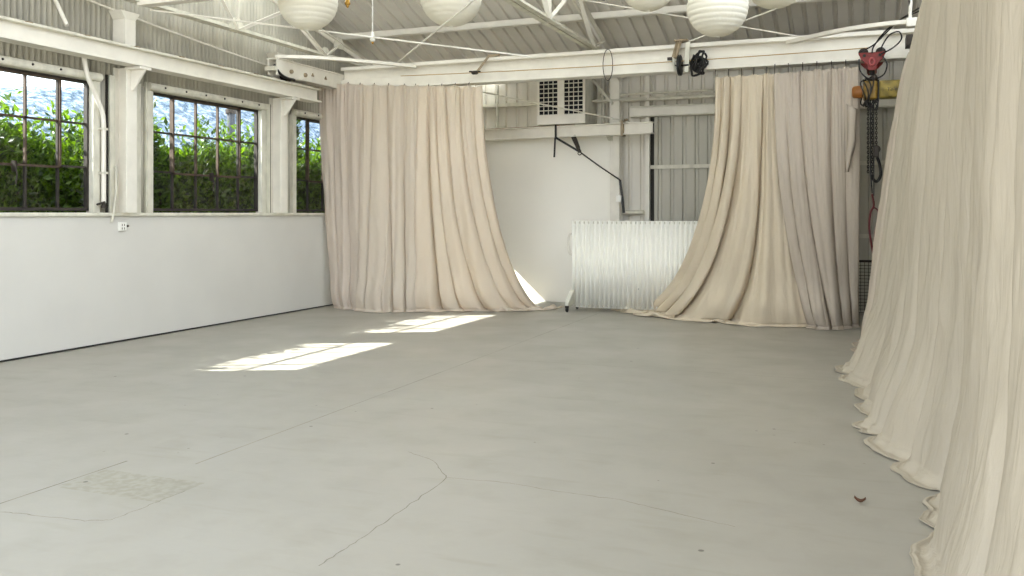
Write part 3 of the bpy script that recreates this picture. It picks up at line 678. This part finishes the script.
def chain(x, y, za, zb, name='load_chain', rr=.013):
    mb = MB(); z = za; k = 0
    while z > zb:
        mb.tube([((x + .011 * math.cos(a), y, z - .012 + .02 * math.sin(a)) if k % 2 else (x, y + .011 * math.cos(a), z - .012 + .02 * math.sin(a))) for a in np.linspace(0, 2 * PI, 9)[:-1]], .0055, 4, True)
        z -= .03; k += 1
    return mb
for dx, zb in ((-.045, 2.02), (.005, 1.95), (.05, 2.3)):
    chain(x + dx, by, bz - .12, zb).build('load_chain', M['chain'], r)
MB().box(x + .02, x + .08, by - .04, by + .04, 2.2, 2.34).lathe([(.04, -.03), (.05, -.02), (.05, .02), (.04, .03)], (x + .05, by, 2.3), 'y', 14).build('hook_block', M['darksteel'], r, bevel=.01)
MB().tube(bend([(x + .06, by, 2.2), (x + .09, by, 2.1), (x + .1, by, 1.98), (x + .06, by, 1.9), (x + .02, by, 1.92), (x + .0, by, 1.98)]), .018, 8).build('load_hook', M['chain'], r)
MB().tube([(x - .02, by - .06, bz - .1), (x - .015, by - .06, 2.0), (x + .0, by - .06, 1.75)], .009, 6).tube([(x + .02, by - .06, bz - .1), (x + .02, by - .06, 1.72)], .007, 6).build('control_cable', M['black'], r)
MB().tube(bend([(x + .0, by - .06, 1.74), (x + .02, by - .06, 1.6), (x - .02, by - .06, 1.5), (x - .03, by - .06, 1.3), (x + .01, by - .06, 1.02), (x + .03, by - .06, .98)]), .012, 6).tube(bend([(x + .01, by - .06, 1.58), (x + .07, by - .06, 1.52), (x + .04, by - .06, 1.3), (x + .02, by - .06, 1.15)]), .009, 6).build('pendant_cord', M['redcord'], r)
# hanging wires at the right end of the crane
rod('hanging_wire', (.46, 10.84, 3.66), (.40, 10.5, 4.7), .008, 'thin dark wire rising from the junction box at the far right of the crane', 'wire', 'darksteel')
rod('hanger_angle', atY(910, 22, 10.8), atY(911, -12, 10.8), .018, 'white hanger bar above the junction box beside the foreground drape', 'bar')

# ------------------------------------------------------------------ jib beam, cooler, strap
r = thing('jib_beam', 'white jib beam hanging across the back wall above the white flat', 'beam', (-3.05, 13.75, 2.83))
A = Vector((-6.6, 14.36, 2.86)); B = Vector((-3.06, 13.72, 2.83)); d = (B - A).normalized(); nrm = Vector((d.y, -d.x, 0))
if nrm.y > 0: nrm = -nrm
MB().bar(A, B, .02, .17).bar(A + Vector((0, 0, .085)), B + Vector((0, 0, .085)), .13, .016).bar(A - Vector((0, 0, .085)), B - Vector((0, 0, .085)), .13, .016).build('beam', M['paint'], r, bevel=.003)
MB().bar(A + Vector((0, 0, .1)), A.lerp(B, .62) + Vector((0, 0, .1)), .06, .012).build('rail', mat('rusted_rail', srgb(150, 126, 96), .7, 0, .3, 18), r)
qe = A.lerp(B, .86)
MB().box(qe.x - .02, qe.x + .02, qe.y - .09, qe.y + .09, 2.72, 2.96).tube([(qe.x + .03, qe.y - .03, 2.97), (qe.x + .07, qe.y, 2.98)], .02, 8).build('clevis', M['tansteel'], r)
MB().tube([qe + Vector((0, -.05, .13)), atY(482, 92, 13.0), atY(440, 84, 13.2)], .012, 8).build('tie_rod', M['paint_old'], r)
MB().box(-6.7, -6.5, 14.36, 14.5, 2.6, 3.1).build('wall_bracket', M['paint_old'], r)
# evaporative cooler with two louvred grilles
cy = 13.9; c0 = atY(537, 100, cy); c1 = atY(585, 100, cy); xa_, xb_ = c0.x, c1.x; zb_, zt_ = atY(560, 124, cy).z, 3.75
r = thing('wall_ventilator', 'white box ventilator with two dark grilles high on the back wall', 'ventilator', ((xa_ + xb_) / 2, cy, zb_))
sh = MB().box(xa_, xb_, cy + .03, YB - .02, zb_, zt_).build('housing', M['paint_old'], r, bevel=.006)
g0 = atY(560, 114.5, cy).z; wm = (xa_ + xb_) / 2
fr = MB().box(xa_, xb_, cy, cy + .03, zb_, g0).box(xa_, xa_ + .035, cy, cy + .03, g0, zt_).box(xb_ - .035, xb_, cy, cy + .03, g0, zt_).box(wm - .055, wm + .055, cy, cy + .03, g0, zt_).box(xa_, xb_, cy, cy + .03, zt_ - .06, zt_)
fr.build('front_frame', M['paint'], r, bevel=.003)
for ga, gb in ((xa_ + .035, wm - .055), (wm + .055, xb_ - .035)):
    gm = MB(); n = 8
    for k in range(n + 1):
        z = g0 + (zt_ - .06 - g0) * k / n; gm.bar((ga, cy + .01, z), (gb, cy + .01, z), .02, .013)
    for k in range(5):
        xx = ga + (gb - ga) * k / 4; gm.box(xx - .005, xx + .005, cy + .002, cy + .014, g0, zt_ - .06)
    g = gm.build('grille', M['paint_old'], r); MB().box(ga, gb, cy + .024, cy + .028, g0, zt_ - .06).build('dark_opening', mat('dark_interior', srgb(18, 20, 26), .9), g)
# small vertical pipe left of the cooler
px = atY(497, 105, YB - .1).x
tag(MB().tube([(px, YB - .08, 2.85), (px, YB - .08, 3.75)], .028, 10).box(px, px + .16, YB - .1, YB - .06, 3.0, 3.03).build('vent_pipe', M['paint_old']), 'grey-white upright pipe on the back wall left of the ventilator', 'pipe')
# duct and thin pipes right of the cooler
px = -3.98
tag(MB().tube([(-4.05, YB - .2, 2.85), (-4.05, YB - .2, 3.75)], .03, 10).build('riser_pipe', M['cladgrey']), 'grey upright pipe between ventilator and back column', 'pipe')
tag(MB().bar((-4.2, YB - .3, 3.72), (-3.86, YB - .3, 3.3), .04, .04).bar((-4.2, YB - .3, 3.36), (-3.3, YB - .3, 3.36), .03, .03).build('pipe_brace', M['cladgrey']), 'grey slanting brace between ventilator and back column under the girder', 'brace')
# ratchet strap
r = thing('ratchet_strap', 'black ratchet strap slung from the jib beam to the back column', 'strap', (-4.9, 14.0, 2.4))
def onbeam(u):
    best = min(range(101), key=lambda k: abs((lambda p: 512 + FPX * (p.x * CT + p.y * ST) / (-p.x * ST + p.y * CT))(A.lerp(B, k / 100)) - u)); return A.lerp(B, best / 100)
P0 = onbeam(558)
MB().bar(P0 + Vector((0, -.075, -.11)), P0 + Vector((0, -.075, .11)), .035, .008, (0, 1, 0)).bar(P0 + Vector((0, -.075, .11)), P0 + Vector((.02, .075, .11)), .035, .008).bar(P0 + Vector((-.01, -.07, -.1)), P0 + Vector((-.03, -.06, -.42)), .03, .006, (0, 1, 0)).build('loop', M['black'], r)
P1 = atY(580, 152, 13.95); P2 = atY(620, 180, YB - .29); P3 = atY(622, 213, YB - .29)
MB().bar(P0 + Vector((0, -.075, -.1)), P1, .035, .008, (0, 1, 0)).build('webbing', M['black'], r)
MB().bar(P1.lerp(P0, .55) + Vector((.1, -.03, .06)), P1, .05, .03, (0, 1, 0)).bar(P1.lerp(P0, .5) + Vector((.12, -.05, .1)), P1.lerp(P0, .1) + Vector((.04, -.05, .03)), .03, .03, (0, 1, 0)).tube([P1 + Vector((.03 * math.cos(a), -.02, -.02 + .03 * math.sin(a))) for a in np.linspace(0, 2 * PI, 12)[:-1]], .008, 6, True).build('ratchet', M['darksteel'], r)
MB().tube([P1, P1.lerp(P2, .5) - Vector((0, 0, .01)), P2], .012, 6).build('cord', M['black'], r)
MB().bar(P2, P2.lerp(P3, .5) + Vector((.02, 0, 0)), .04, .01, (0, 1, 0)).bar(P2.lerp(P3, .5) + Vector((.02, 0, 0)), P3 + Vector((.03, 0, 0)), .045, .01, (0, 1, 0)).build('tail', M['black'], r)
q = atY(619, 199, YB - .3)
tag(MB().box(q.x - .05, q.x + .04, YB - .31, YB - .27, q.z - .05, q.z + .06).build('switch_box', M['white'], bevel=.006), 'small white switch box on the back column above the corrugated screen', 'switch')
# roller bracket under the jib at the edge of the flat
q = atY(612, 138, YB - .2)
tag(MB().prism([(q.x - .09, q.z + .06), (q.x + .03, q.z + .06), (q.x + .03, q.z - .05), (q.x - .04, q.z - .05)], 'y', YB - .3, YB - .2).build('corner_bracket', M['paint_old'], bevel=.004), 'small pale bracket at the top right corner of the white flat', 'bracket')

# ------------------------------------------------------------------ rolling corrugated screen
sy = 13.25
p0 = atZ(577, 310.5); sxa = p0.x; 
sxa = atY(572.5, 262, sy).x; sxb = -1.7; szt = atY(600, 220.8, sy).z
r = thing('corrugated_screen', 'white corrugated metal screen on casters between the two drapes', 'screen', (sxa, sy, 0))
mb = MB(); corrug(mb, (sxa, sy, .06), (1, 0, 0), (0, 0, 1), sxb - sxa, szt - .06, .0735, .028, (0, -1, 0)); mb.build('corrugated_panel', M['screen'], r, solid=.004)
MB().box(sxa - .012, sxa + .02, sy + .015, sy + .055, .05, szt).box(sxb - .02, sxb, sy + .015, sy + .055, .05, szt).box(sxa, sxb, sy + .015, sy + .055, .05, .09).box(sxa, sxb, sy + .015, sy + .055, szt - .05, szt - .01).build('frame', M['paint_old'], r, bevel=.004)
zh0, zh1 = atY(568, 255, sy).z, atY(568, 233, sy).z
MB().tube(bend([(sxa, sy + .03, zh0), (sxa - .05, sy + .03, zh0 + .02), (sxa - .075, sy + .03, zh0 + .08), (sxa - .075, sy + .03, zh1 - .08), (sxa - .05, sy + .03, zh1 - .02), (sxa, sy + .03, zh1)], 5), .018, 10).build('handle', M['paint'], r)
for xx in (sxa + .0, sxb - .04):
    f = MB().prism([(sy - .3, .14), (sy - .3, .1), (sy + .3, .1), (sy + .3, .14), (sy + .05, .32), (sy - .02, .32)], 'x', xx - .03, xx + .03).build('foot', M['paint_old'], r, bevel=.006)
    for yy in (sy - .26, sy + .26):
        c = MB().lathe([(.01, -.015), (.036, -.016), (.04, -.01), (.04, .01), (.036, .016), (.01, .015)], (xx - .005, yy, .041), 'x', 18).build('caster', M['black'], f)
        MB().box(xx - .03, xx + .02, yy - .02, yy + .02, .06, .105).build('caster_fork', M['darksteel'], c)
q = atY(638, 289, sy - .015)
MB().lathe([(.012, 0), (.012, .004), (0, .005)], (q.x, sy - .02, q.z), 'y', 8).build('bolt_head', M['dark'], r)
# mesh guard by the door behind the hoist
mg = MB(); q0 = atY(853, 300, YB - .3).x; q1 = q0 + .75
for k in range(15): xx = q0 + (q1 - q0) * k / 14; mg.box(xx - .004, xx + .004, YB - .3, YB - .292, 0.03, .78)
for k in range(16): zz = .03 + .75 * k / 15; mg.box(q0, q1, YB - .304, YB - .296, zz - .004, zz + .004)
r = thing('mesh_guard', 'dark wire mesh guard standing at the back wall behind the hoist', 'guard', (q0, YB - .3, 0))
mg.build('mesh', M['mesh'], r); MB().box(q0 - .015, q0 + .015, YB - .315, YB - .285, 0, .8).box(q1 - .015, q1 + .015, YB - .315, YB - .285, 0, .8).box(q0, q1, YB - .315, YB - .285, .775, .81).build('frame', M['darksteel'], r)

# ------------------------------------------------------------------ paper lanterns and bare sockets
def lantern(u, v, d, lab, rad):
    k = rdir(u, v); c = Vector((k[0] * d, k[1] * d, CH + k[2] * d))
    r = thing('paper_lantern', lab, 'lantern', c, 'round white paper lanterns under the roof')
    prof = []; n = 112
    for i in range(n + 1):
        a = .22 + (PI - .30) * i / n
        rr = rad * math.sin(a) * (1 + .028 * abs(math.sin(PI * 15 * i / n)) ** .7 - .02); prof.append((rr, rad * math.cos(a) * .97))
    MB().lathe([(a, b) for a, b in prof], c, 'z', 48, cap=False).build('shade', M['paper'], r, solid=.002)
    for a in (.22, PI - .08):
        MB().tube([(c.x + rad * math.sin(a) * math.cos(b), c.y + rad * math.sin(a) * math.sin(b), c.z + rad * math.cos(a) * .97) for b in np.linspace(0, 2 * PI, 20)[:-1]], .006, 6, True).build('wire_ring', M['white'], r)
    MB().tube([c + Vector((0, 0, rad * .9)), Vector((c.x, c.y, roof_z(c.y) - .02))], .006, 6).build('cord', M['white'], r)
    return r
lantern(308, 1.5, 10.2, 'white paper lantern nearest the left wall, hanging by the gable truss', .335)
lantern(451, -3.5, 10.6, 'white paper lantern above the middle of the left drape', .365)
lantern(648, -16, 10.8, 'paper lantern barely showing its bottom at the top edge, left of the ribbed full lantern', .335)
lantern(717.5, 7.5, 10.0, 'ribbed white paper lantern showing most of its globe, above the right drape edge', .335)
lantern(775, -21, 10.6, 'paper lantern barely showing its bottom, just right of the fullest lantern', .36)
def socket(u, v, d, lab, m):
    k = rdir(u, v); c = Vector((k[0] * d, k[1] * d, CH + k[2] * d))
    r = thing('pendant_socket', lab, 'light', c)
    MB().lathe([(.012, .11), (.02, .1), (.026, .03), (.034, .02), (.034, 0), (.02, -.01)], c, 'z', 14).build('socket', M[m], r)
    MB().lathe([(.016, 0), (.018, -.02), (.01, -.035), (0, -.036)], c + Vector((0, 0, -.005)), 'z', 12).build('contact', M['brass'], r)
    MB().tube([c + Vector((0, 0, .1)), Vector((c.x, c.y, roof_z(c.y) - .02))], .007, 6).build('cord', M['white'], r)
socket(372.5, 41, 11.2, 'small white bare lamp socket hanging on a long cord between the two left lanterns', 'white')
socket(347.5, 4.5, 10.6, 'small brass bare lamp socket at the top edge right of the leftmost lantern', 'brass')

# ------------------------------------------------------------------ drapes
def path(pts, n):
    P = [np.array(p, float) for p in pts]
    L = [0]
    for a, b in zip(P[:-1], P[1:]): L.append(L[-1] + np.linalg.norm(b - a))
    L = np.array(L) / L[-1]; s = np.linspace(0, 1, n)
    out = np.stack([np.interp(s, L, [p[k] for p in P]) for k in range(len(P[0]))], 1)
    for _ in range(max(1, n // 40)):          # soften the corners
        o2 = out.copy(); o2[1:-1] = (out[:-2] + 2 * out[1:-1] + out[2:]) / 4; out = o2
    return out
def billow(x, y, seed): n = pn(x, y, seed); return 2.7 * np.sqrt(n * n + .005) - .6
def drape(label, m, top, bot, skirt, lobes, e=1.8, seed=1, at=.05, ab=.13, ns=240, nrm=(0, -1), hooks=8, group=None, scal=.03, name='drape', fine=.016, pleats=3.0, puff=.04, over=.5, toe=.3, hmp=.05):
    """a hanging cloth: rounded folds between traced creases, gathered on top, turning onto the floor"""
    T = path(top, ns); B = path(bot, ns); K = path(skirt, ns)
    s = np.linspace(0, 1, ns); rs = np.random.RandomState(seed)
    nr = np.array([nrm[0], nrm[1], 0.0]); tg = np.array([-nrm[1], nrm[0], 0.0])
    if np.dot((B[-1] - B[0]), tg[:2]) < 0: tg = -tg
    W = np.linalg.norm(B[-1] - B[0])
    cr = [(0, 0)] + list(lobes) + [(1, 1)]; amp = rs.uniform(.65, 1.2, len(cr)); skew = rs.uniform(.35, .65, len(cr)); lead = rs.uniform(-.03, .03, len(cr))
    tv = list(np.linspace(0, .84, 64)) + list(np.linspace(.84, .985, 24)[1:])
    rows = []
    def folds(t):
        sw = .012 * pn(s * 3, np.full_like(s, t * 2.2), seed + 5)
        q = t ** 1.25
        C = np.array([x0 + (x1 - x0) * q + (lead[i] * math.sin(PI * t) * .5 if 0 < i < len(cr) - 1 else 0) for i, (x0, x1) in enumerate(cr)])
        ss = np.clip(s + sw, 0, 1); k = np.clip(np.searchsorted(C, ss, side='right') - 1, 0, len(C) - 2)
        wd = C[k + 1] - C[k]; x = np.clip((ss - C[k]) / np.maximum(wd, 1e-4), 0, 1)
        xs = x ** (np.log(.5) / np.log(skew[k]))
        lob = np.clip(4 * xs * (1 - xs), 0, 1) ** .62
        A = (at * (1 - t) + ab * t ** .75) * amp[k] * np.clip(wd * W / .30, .35, 1.35)
        F = A * (lob - .5)
        Tn = -over * A * np.sin(2 * PI * xs) * .5 * np.clip(t * 1.6, .2, 1)
        # secondary soft folds within the lobes, gathered pleats at the top, crumples
        F = F + A * .34 * billow(s * len(cr) * 1.7 + .6 * pn(s * 2, np.full_like(s, t * 1.5), seed + 8), np.full_like(s, t * .8), seed + 1) * lob
        F = F + at * .55 * (1 - t) ** 3 * billow(s * len(cr) * pleats, np.full_like(s, t * 1.5), seed + 9)
        fr = W * 5.0
        F = F + fine * pn(s * fr + t * 2.5, np.full_like(s, t * 4.5), seed + 3) + fine * .6 * ridge(s * fr * 1.3 - t * 5, np.full_like(s, t * 7), seed + 4) * np.clip(t * 1.3 - .1, .15, 1) + fine * .35 * pn(s * fr * 3.3 + t * 4, np.full_like(s, t * 17), seed + 6)
        F = F + puff * math.exp(-((t - .93) / .07) ** 2) * (.5 + lob)
        return F, Tn
    for t in tv:
        q = t ** e; p = T * (1 - q); p[:, :2] = T[:, :2] * (1 - q) + B[:, :2] * q
        p[:, 2] = T[:, 2] * (1 - t)
        if t < .12: p[:, 2] -= scal * np.abs(np.sin(PI * s * hooks)) ** .8 * (1 - t / .12)
        F, Tn = folds(t); p = p + F[:, None] * nr + Tn[:, None] * tg
        p[:, :2] += K * toe * t ** 9
        rows.append(p)
    Fb, Tb = folds(1.0); kl = np.linalg.norm(K, axis=1)[:, None] + 1e-6; kd = K / kl; kl = kl * (1 - toe)
    base = np.zeros((ns, 3)); base[:, :2] = B[:, :2]; base += Fb[:, None] * nr + Tb[:, None] * tg
    base[:, :2] += K * toe; K = K * (1 - toe)
    rad = .04; zl = rows[-1][:, 2].copy()
    for a in np.linspace(.15, 1, 5):
        p = base.copy(); ang = a * PI / 2
        p[:, :2] += kd * (rad * (1 - math.cos(ang))); p[:, 2] = zl * (1 - math.sin(ang)) + .008
        rows.append(p)
    kb = len(cr)
    for w_ in np.linspace(.08, 1, 14):
        p = base.copy(); p[:, :2] += kd * rad + K * w_ * (1 + .5 * pn(s * kb * .6, np.full_like(s, w_), seed + 6))[:, None]
        hump = hmp * np.clip(billow(s * kb * .9 + w_ * 1.1, np.full_like(s, w_ * 1.6), seed + 7) + .45, .05, 2) * np.sin(PI * min(1, w_ * .94)) * np.clip(kl[:, 0] / .18, .12, 2.2)
        p[:, 2] = .008 + hump; rows.append(p)
    V = np.stack(rows); V[:, :, 2] = np.maximum(V[:, :, 2], .006)
    nrw = V.shape[0]
    me = bpy.data.meshes.new(name); idx = np.arange(nrw * ns).reshape(nrw, ns)
    F = np.stack([idx[:-1, :-1], idx[:-1, 1:], idx[1:, 1:], idx[1:, :-1]], -1).reshape(-1, 4)
    me.from_pydata(V.reshape(-1, 3).tolist(), [], F.tolist()); me.polygons.foreach_set('use_smooth', [True] * len(F)); me.update()
    o = link(name, me, m, solid=.003); tag(o, label, 'curtain', group)
    return o, V[0]
def hooks(o, toprow, n, ztop, dy=.05):
    for k in range(n):
        p = Vector(toprow[int((k + .04) / n * (len(toprow) - 1))]) if k else Vector(toprow[2])
        MB().tube([p + Vector((0, .0, -.02)), p + Vector((0, .004, .015)), Vector((p.x, p.y + dy * .6, ztop + .005)), Vector((p.x, p.y + dy, ztop + .01))], .006, 6).build('hook', M['darksteel'], o)
def F2(*pix): return [tuple(atZ(u, v))[:2] for u, v in pix]
def T2(y, *pix): return [tuple(atY(u, v, y)) for u, v in pix]

gl = 'drapes hung from the left half of the crane girder'; gr = 'drapes hung from the right half of the crane girder'; gf = 'drapes along the right side of the room'
o, tr_ = drape('beige linen drape panel against the left wall, narrowest of the left set', M['cloth_cool'], T2(12.20, (319, 82), (363, 83)), F2((335, 307.5), (348, 309), (364, 309.5)),
      [(.02, -.03), (.02, -.06), (.03, -.05)], [(.3, .34), (.62, .7)], seed=21, at=.05, ab=.15, ns=150, hooks=3, group=gl); hooks(o, tr_, 3, 3.47)
o, tr_ = drape('beige linen drape panel in the middle of the left set', M['cloth_mid'], T2(12.16, (360, 83.5), (418, 84.5)), F2((358, 310.5), (390, 312), (418, 311.5)),
      [(0, -.06), (0, -.07), (0, -.06)], [(.22, .2), (.45, .62), (.74, .82)], seed=33, at=.05, ab=.16, ns=200, hooks=4, group=gl); hooks(o, tr_, 4, 3.46)
o, tr_ = drape('warm beige linen drape panel with a long train swept right onto the floor', M['cloth_warm'], T2(12.18, (415, 84.5), (482, 85)), F2((414, 310.5), (468, 311), (500, 311), (526, 309.5)),
      [(0, -.05), (.02, -.06), (.08, -.07), (.52, .22)], [(.19, .22), (.33, .38), (.46, .57), (.68, .78), (.86, .92)], e=2.1, seed=46, toe=.35, at=.05, ab=.17, ns=300, hooks=5, group=gl); hooks(o, tr_, 5, 3.45)
o, tr_ = drape('tan canvas drape with its train swept left across the corrugated screen', M['cloth_tan'], T2(12.26, (715, 76), (780, 71.5)), F2((662, 312), (690, 318.5), (716, 321), (760, 324.5), (814, 326.5)),
      [(-.75, .02), (-.35, -.10), (-.08, -.10), (0, -.08), (0, -.06)], [(.1, .1), (.24, .2), (.42, .33), (.74, .62)], e=2.4, seed=58, toe=.4, at=.05, ab=.2, ns=320, hooks=5, group=gr, puff=.05); hooks(o, tr_, 5, 3.44)
o, tr_ = drape('grey-beige canvas drape hanging straight beside the chain hoist', M['cloth_grey'], T2(12.10, (774, 72), (860, 64.5)), F2((809, 326.5), (820, 328.5), (838, 328.5), (858, 326)),
      [(-.02, -.08), (0, -.14), (0, -.14), (.03, -.08)], [(.14, .18), (.3, .42), (.68, .64), (.84, .84)], e=2.2, seed=64, at=.06, ab=.16, ns=260, hooks=6, group=gr, puff=.07); hooks(o, tr_, 6, 3.44)
fl = MB(); fv = []
for i, v_ in enumerate(np.linspace(104, 172, 9)):
    f_ = i / 8; ur = 857.5 - 1.5 * math.sin(PI * f_) - 9 * max(0, f_ - .55) / .45; ul = 846.5 + 1.0 * math.sin(5 * f_)
    for j in range(5):
        g_ = j / 4; fv.append(atY(ul + (ur - ul) * g_, v_ + 5 * g_ * (1 - f_), 12.0 - .05 * math.sin(PI * g_) - .02 * math.sin(6 * f_)))
fl.add(fv, [(5 * i + j, 5 * i + j + 1, 5 * i + j + 6, 5 * i + j + 5) for i in range(8) for j in range(4)], True).build('folded_edge', M['cloth_grey'], o, solid=.003)
drape('shadowed grey drape hanging behind the pale foreground drape, next to the hoist', M['cloth_grey'], [(.52, 11.9, 3.3), (.47, 10.9, 3.3), (.6, 10.0, 3.3)], [(.12, 11.6), (.0, 10.7), (.08, 9.9)],
      [(-.08, 0), (-.08, 0), (-.08, 0)], [(.25, .25), (.5, .5), (.75, .75)], e=.75, seed=71, puff=.01, at=.04, ab=.08, ns=150, nrm=(-1, 0), hooks=4, group=gf)
drape('pale canvas drape along the right side, spreading in loose pools on the floor', M['cloth_pale'], [(.60, 9.95, 3.6), (.58, 7.5, 3.62), (.54, 4.2, 3.6)], [(.08, 9.5), (.16, 8.9), (.27, 8.2), (.27, 7.2), (.38, 6.2), (.55, 5.4)],
      [(-.26, -.06), (-.30, -.06), (-.20, -.05), (-.26, -.06), (-.20, -.06), (-.2, -.05)], [(.07, .14), (.2, .3), (.36, .43), (.5, .57), (.66, .71), (.82, .86)], e=.64, seed=84, over=.25, toe=.78, hmp=.03, puff=.02, at=.055, ab=.13, ns=640, nrm=(-1, 0), hooks=12, group=gf, pleats=2.2, fine=.02)
drape('nearest canvas drape at the right edge of the picture, falling closest to the camera', M['cloth_pale2'], [(.48, 4.4, 3.6), (.53, 3, 3.6), (.55, 1.4, 3.6)], [(.54, 5.3), (.48, 4.8), (.45, 4.3), (.43, 3.4), (.46, 2.4), (.5, 1.4)],
      [(-.1, .02), (-.14, .02), (-.2, -.02), (-.16, 0), (-.12, 0), (-.1, 0)], [(.1, .17), (.24, .36), (.42, .54), (.62, .68), (.82, .84)], e=1.25, seed=95, over=.25, toe=.75, hmp=.03, puff=.015, at=.045, ab=.095, ns=520, nrm=(-1, 0), hooks=8, group=gf, pleats=2.0, fine=.016)

# dry leaf on the floor
q = atZ(860, 504)
vs = []; fs = []
for i in range(7):
    a = i / 6; wd = .019 * math.sin(PI * min(1, a * .95 + .03)); z = .004 + .022 * (a - .5) ** 2 * 4
    for k, sx_ in enumerate((-1, 0, 1)): vs.append((q.x + (a - .5) * .055, q.y + sx_ * wd + .008 * math.sin(4 * a), z + abs(sx_) * .012 + .003))
for i in range(6):
    for k in range(2): fs.append((3 * i + k, 3 * i + k + 1, 3 * i + k + 4, 3 * i + k + 3))
tag(MB().add(vs, fs, True).build('dry_leaf', M['leafdry'], solid=.0012), 'small curled brown leaf lying on the floor near the foreground drape', 'leaf')

# ------------------------------------------------------------------ outdoors
struct(MB().box(-220, -8.32, -120, 240, -.6, -.1).build('ground_left', M['soil']))
struct(MB().box(-8.32, 60, -120, FRONT - 2, -.6, -.02).build('ground_front', M['yard']))
def hill():
    nx, ny = 70, 150; X = np.linspace(-45, -110, nx); Y = np.linspace(-40, 260, ny)
    gx, gy = np.meshgrid(X, Y, indexing='ij'); f = np.clip((-45 - gx) / 25, 0, 1); f = f * f * (3 - 2 * f)
    H = 12.6 + (gy - 59) * .13
    z = H * f + 1.6 * pn(gx * .05, gy * .05, 3) * f + .7 * pn(gx * .16, gy * .16, 4) * f + .9 * np.abs(pn(gx * .5, gy * .5, 5)) * f + .5 * pn(gx * 1.1, gy * 1.1, 6) * f - .15
    me = bpy.data.meshes.new('hill'); idx = np.arange(nx * ny).reshape(nx, ny)
    F = np.stack([idx[:-1, :-1], idx[1:, :-1], idx[1:, 1:], idx[:-1, 1:]], -1).reshape(-1, 4)
    me.from_pydata(np.stack([gx, gy, z], -1).reshape(-1, 3).tolist(), [], F.tolist()); me.polygons.foreach_set('use_smooth', [True] * len(F)); me.update()
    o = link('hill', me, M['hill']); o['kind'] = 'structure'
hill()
def hedge():
    rs = np.random.RandomState(4); V = []; F = []
    n = 76000
    y = rs.uniform(4.6, 15.6, n); topz = 2.37 + .28 * pn(y * .9, y * 0, 31) + .22 * pn(y * 3.1, y * 0, 32) + .1 * pn(y * 9, y * 0, 33)
    x = -8.5 - 1.35 * rs.rand(n) ** 1.25; z = 1.15 + (topz - 1.15) * rs.rand(n) ** .8
    # upright sprigs on top
    ns_ = 260; sy_ = rs.uniform(4.6, 15.6, ns_); sx_ = rs.uniform(-9.2, -8.55, ns_); sh = rs.uniform(.12, .5, ns_)
    tz_ = 2.37 + .28 * pn(sy_ * .9, sy_ * 0, 31) + .22 * pn(sy_ * 3.1, sy_ * 0, 32)
    k = 16; yy = np.repeat(sy_, k) + rs.normal(0, .025, ns_ * k); xx = np.repeat(sx_, k) + rs.normal(0, .025, ns_ * k); zz = np.repeat(tz_, k) - .15 + np.tile(np.linspace(0, 1, k), ns_) * np.repeat(sh + .15, k)
    x = np.concatenate([x, xx]); y = np.concatenate([y, yy]); z = np.concatenate([z, zz]); n = len(x)
    n_block = 7500; x = np.concatenate([x, rs.uniform(-8.66, -8.42, n_block)]); y = np.concatenate([y, rs.uniform(11.3, 12.1, n_block)]); z = np.concatenate([z, rs.uniform(1.1, 3.5, n_block)]); n = len(x)  # added clump hidden behind the pier, blocks sun stripes on the drape
    az = rs.uniform(0, 2 * PI, n); el = rs.normal(.55, .45, n); L = rs.uniform(.07, .13, n); W = L * rs.uniform(.18, .26, n)
    d = np.stack([np.cos(az) * np.cos(el), np.sin(az) * np.cos(el), np.sin(el)], 1); r_ = rs.normal(size=(n, 3)); sd = np.cross(d, r_); sd /= np.linalg.norm(sd, axis=1)[:, None]; up = np.cross(sd, d)
    c = np.stack([x, y, z], 1)
    P = np.stack([c, c + d * (L * .45)[:, None] + sd * W[:, None] + up * (W * .35)[:, None], c + d * L[:, None], c + d * (L * .45)[:, None] - sd * W[:, None] + up * (W * .35)[:, None]], 1)
    V = P.reshape(-1, 3); i = np.arange(n) * 4; F = np.concatenate([np.stack([i, i + 1, i + 2], 1), np.stack([i, i + 2, i + 3], 1)], 0)
    me = bpy.data.meshes.new('foliage'); me.from_pydata(V.tolist(), [], F.tolist()); me.update()
    r = thing('hedge', 'bright green clipped hedge with leafy sprigs growing outside the left windows', 'hedge', (-8.9, 10, -.1))
    o = link('foliage', me, M['leaf'], r)
    mb = MB(); rr = random.Random(9)
    for q in range(60):
        yy0 = 4.7 + q * .18; xx0 = -8.95 + rr.uniform(-.12, .12)
        mb.tube([(xx0, yy0, -.1), (xx0 + rr.uniform(-.1, .1), yy0 + rr.uniform(-.1, .1), 1.0), (xx0 + rr.uniform(-.25, .25), yy0 + rr.uniform(-.2, .2), 2.0 + rr.uniform(-.1, .2))], [.03, .02, .008], 5)
    mb.build('stems', M['bark'], r)
hedge()
q = atX(231, 110, -16.0)
r = thing('utility_pole', 'grey pole standing outside beyond the second window', 'pole', (q.x, q.y, -.1))
MB().lathe([(.12, 0), (.11, 3.2), (.1, 7.0), (.0, 7.02)], (q.x, q.y, -.1), 'z', 14).build('shaft', M['pole'], r)
MB().lathe([(.15, 0), (.15, .12)], (q.x, q.y, 4.2), 'z', 14).build('collar', M['darksteel'], r)

for o in list(bpy.data.objects):
    if '_world' in o: del o['_world']
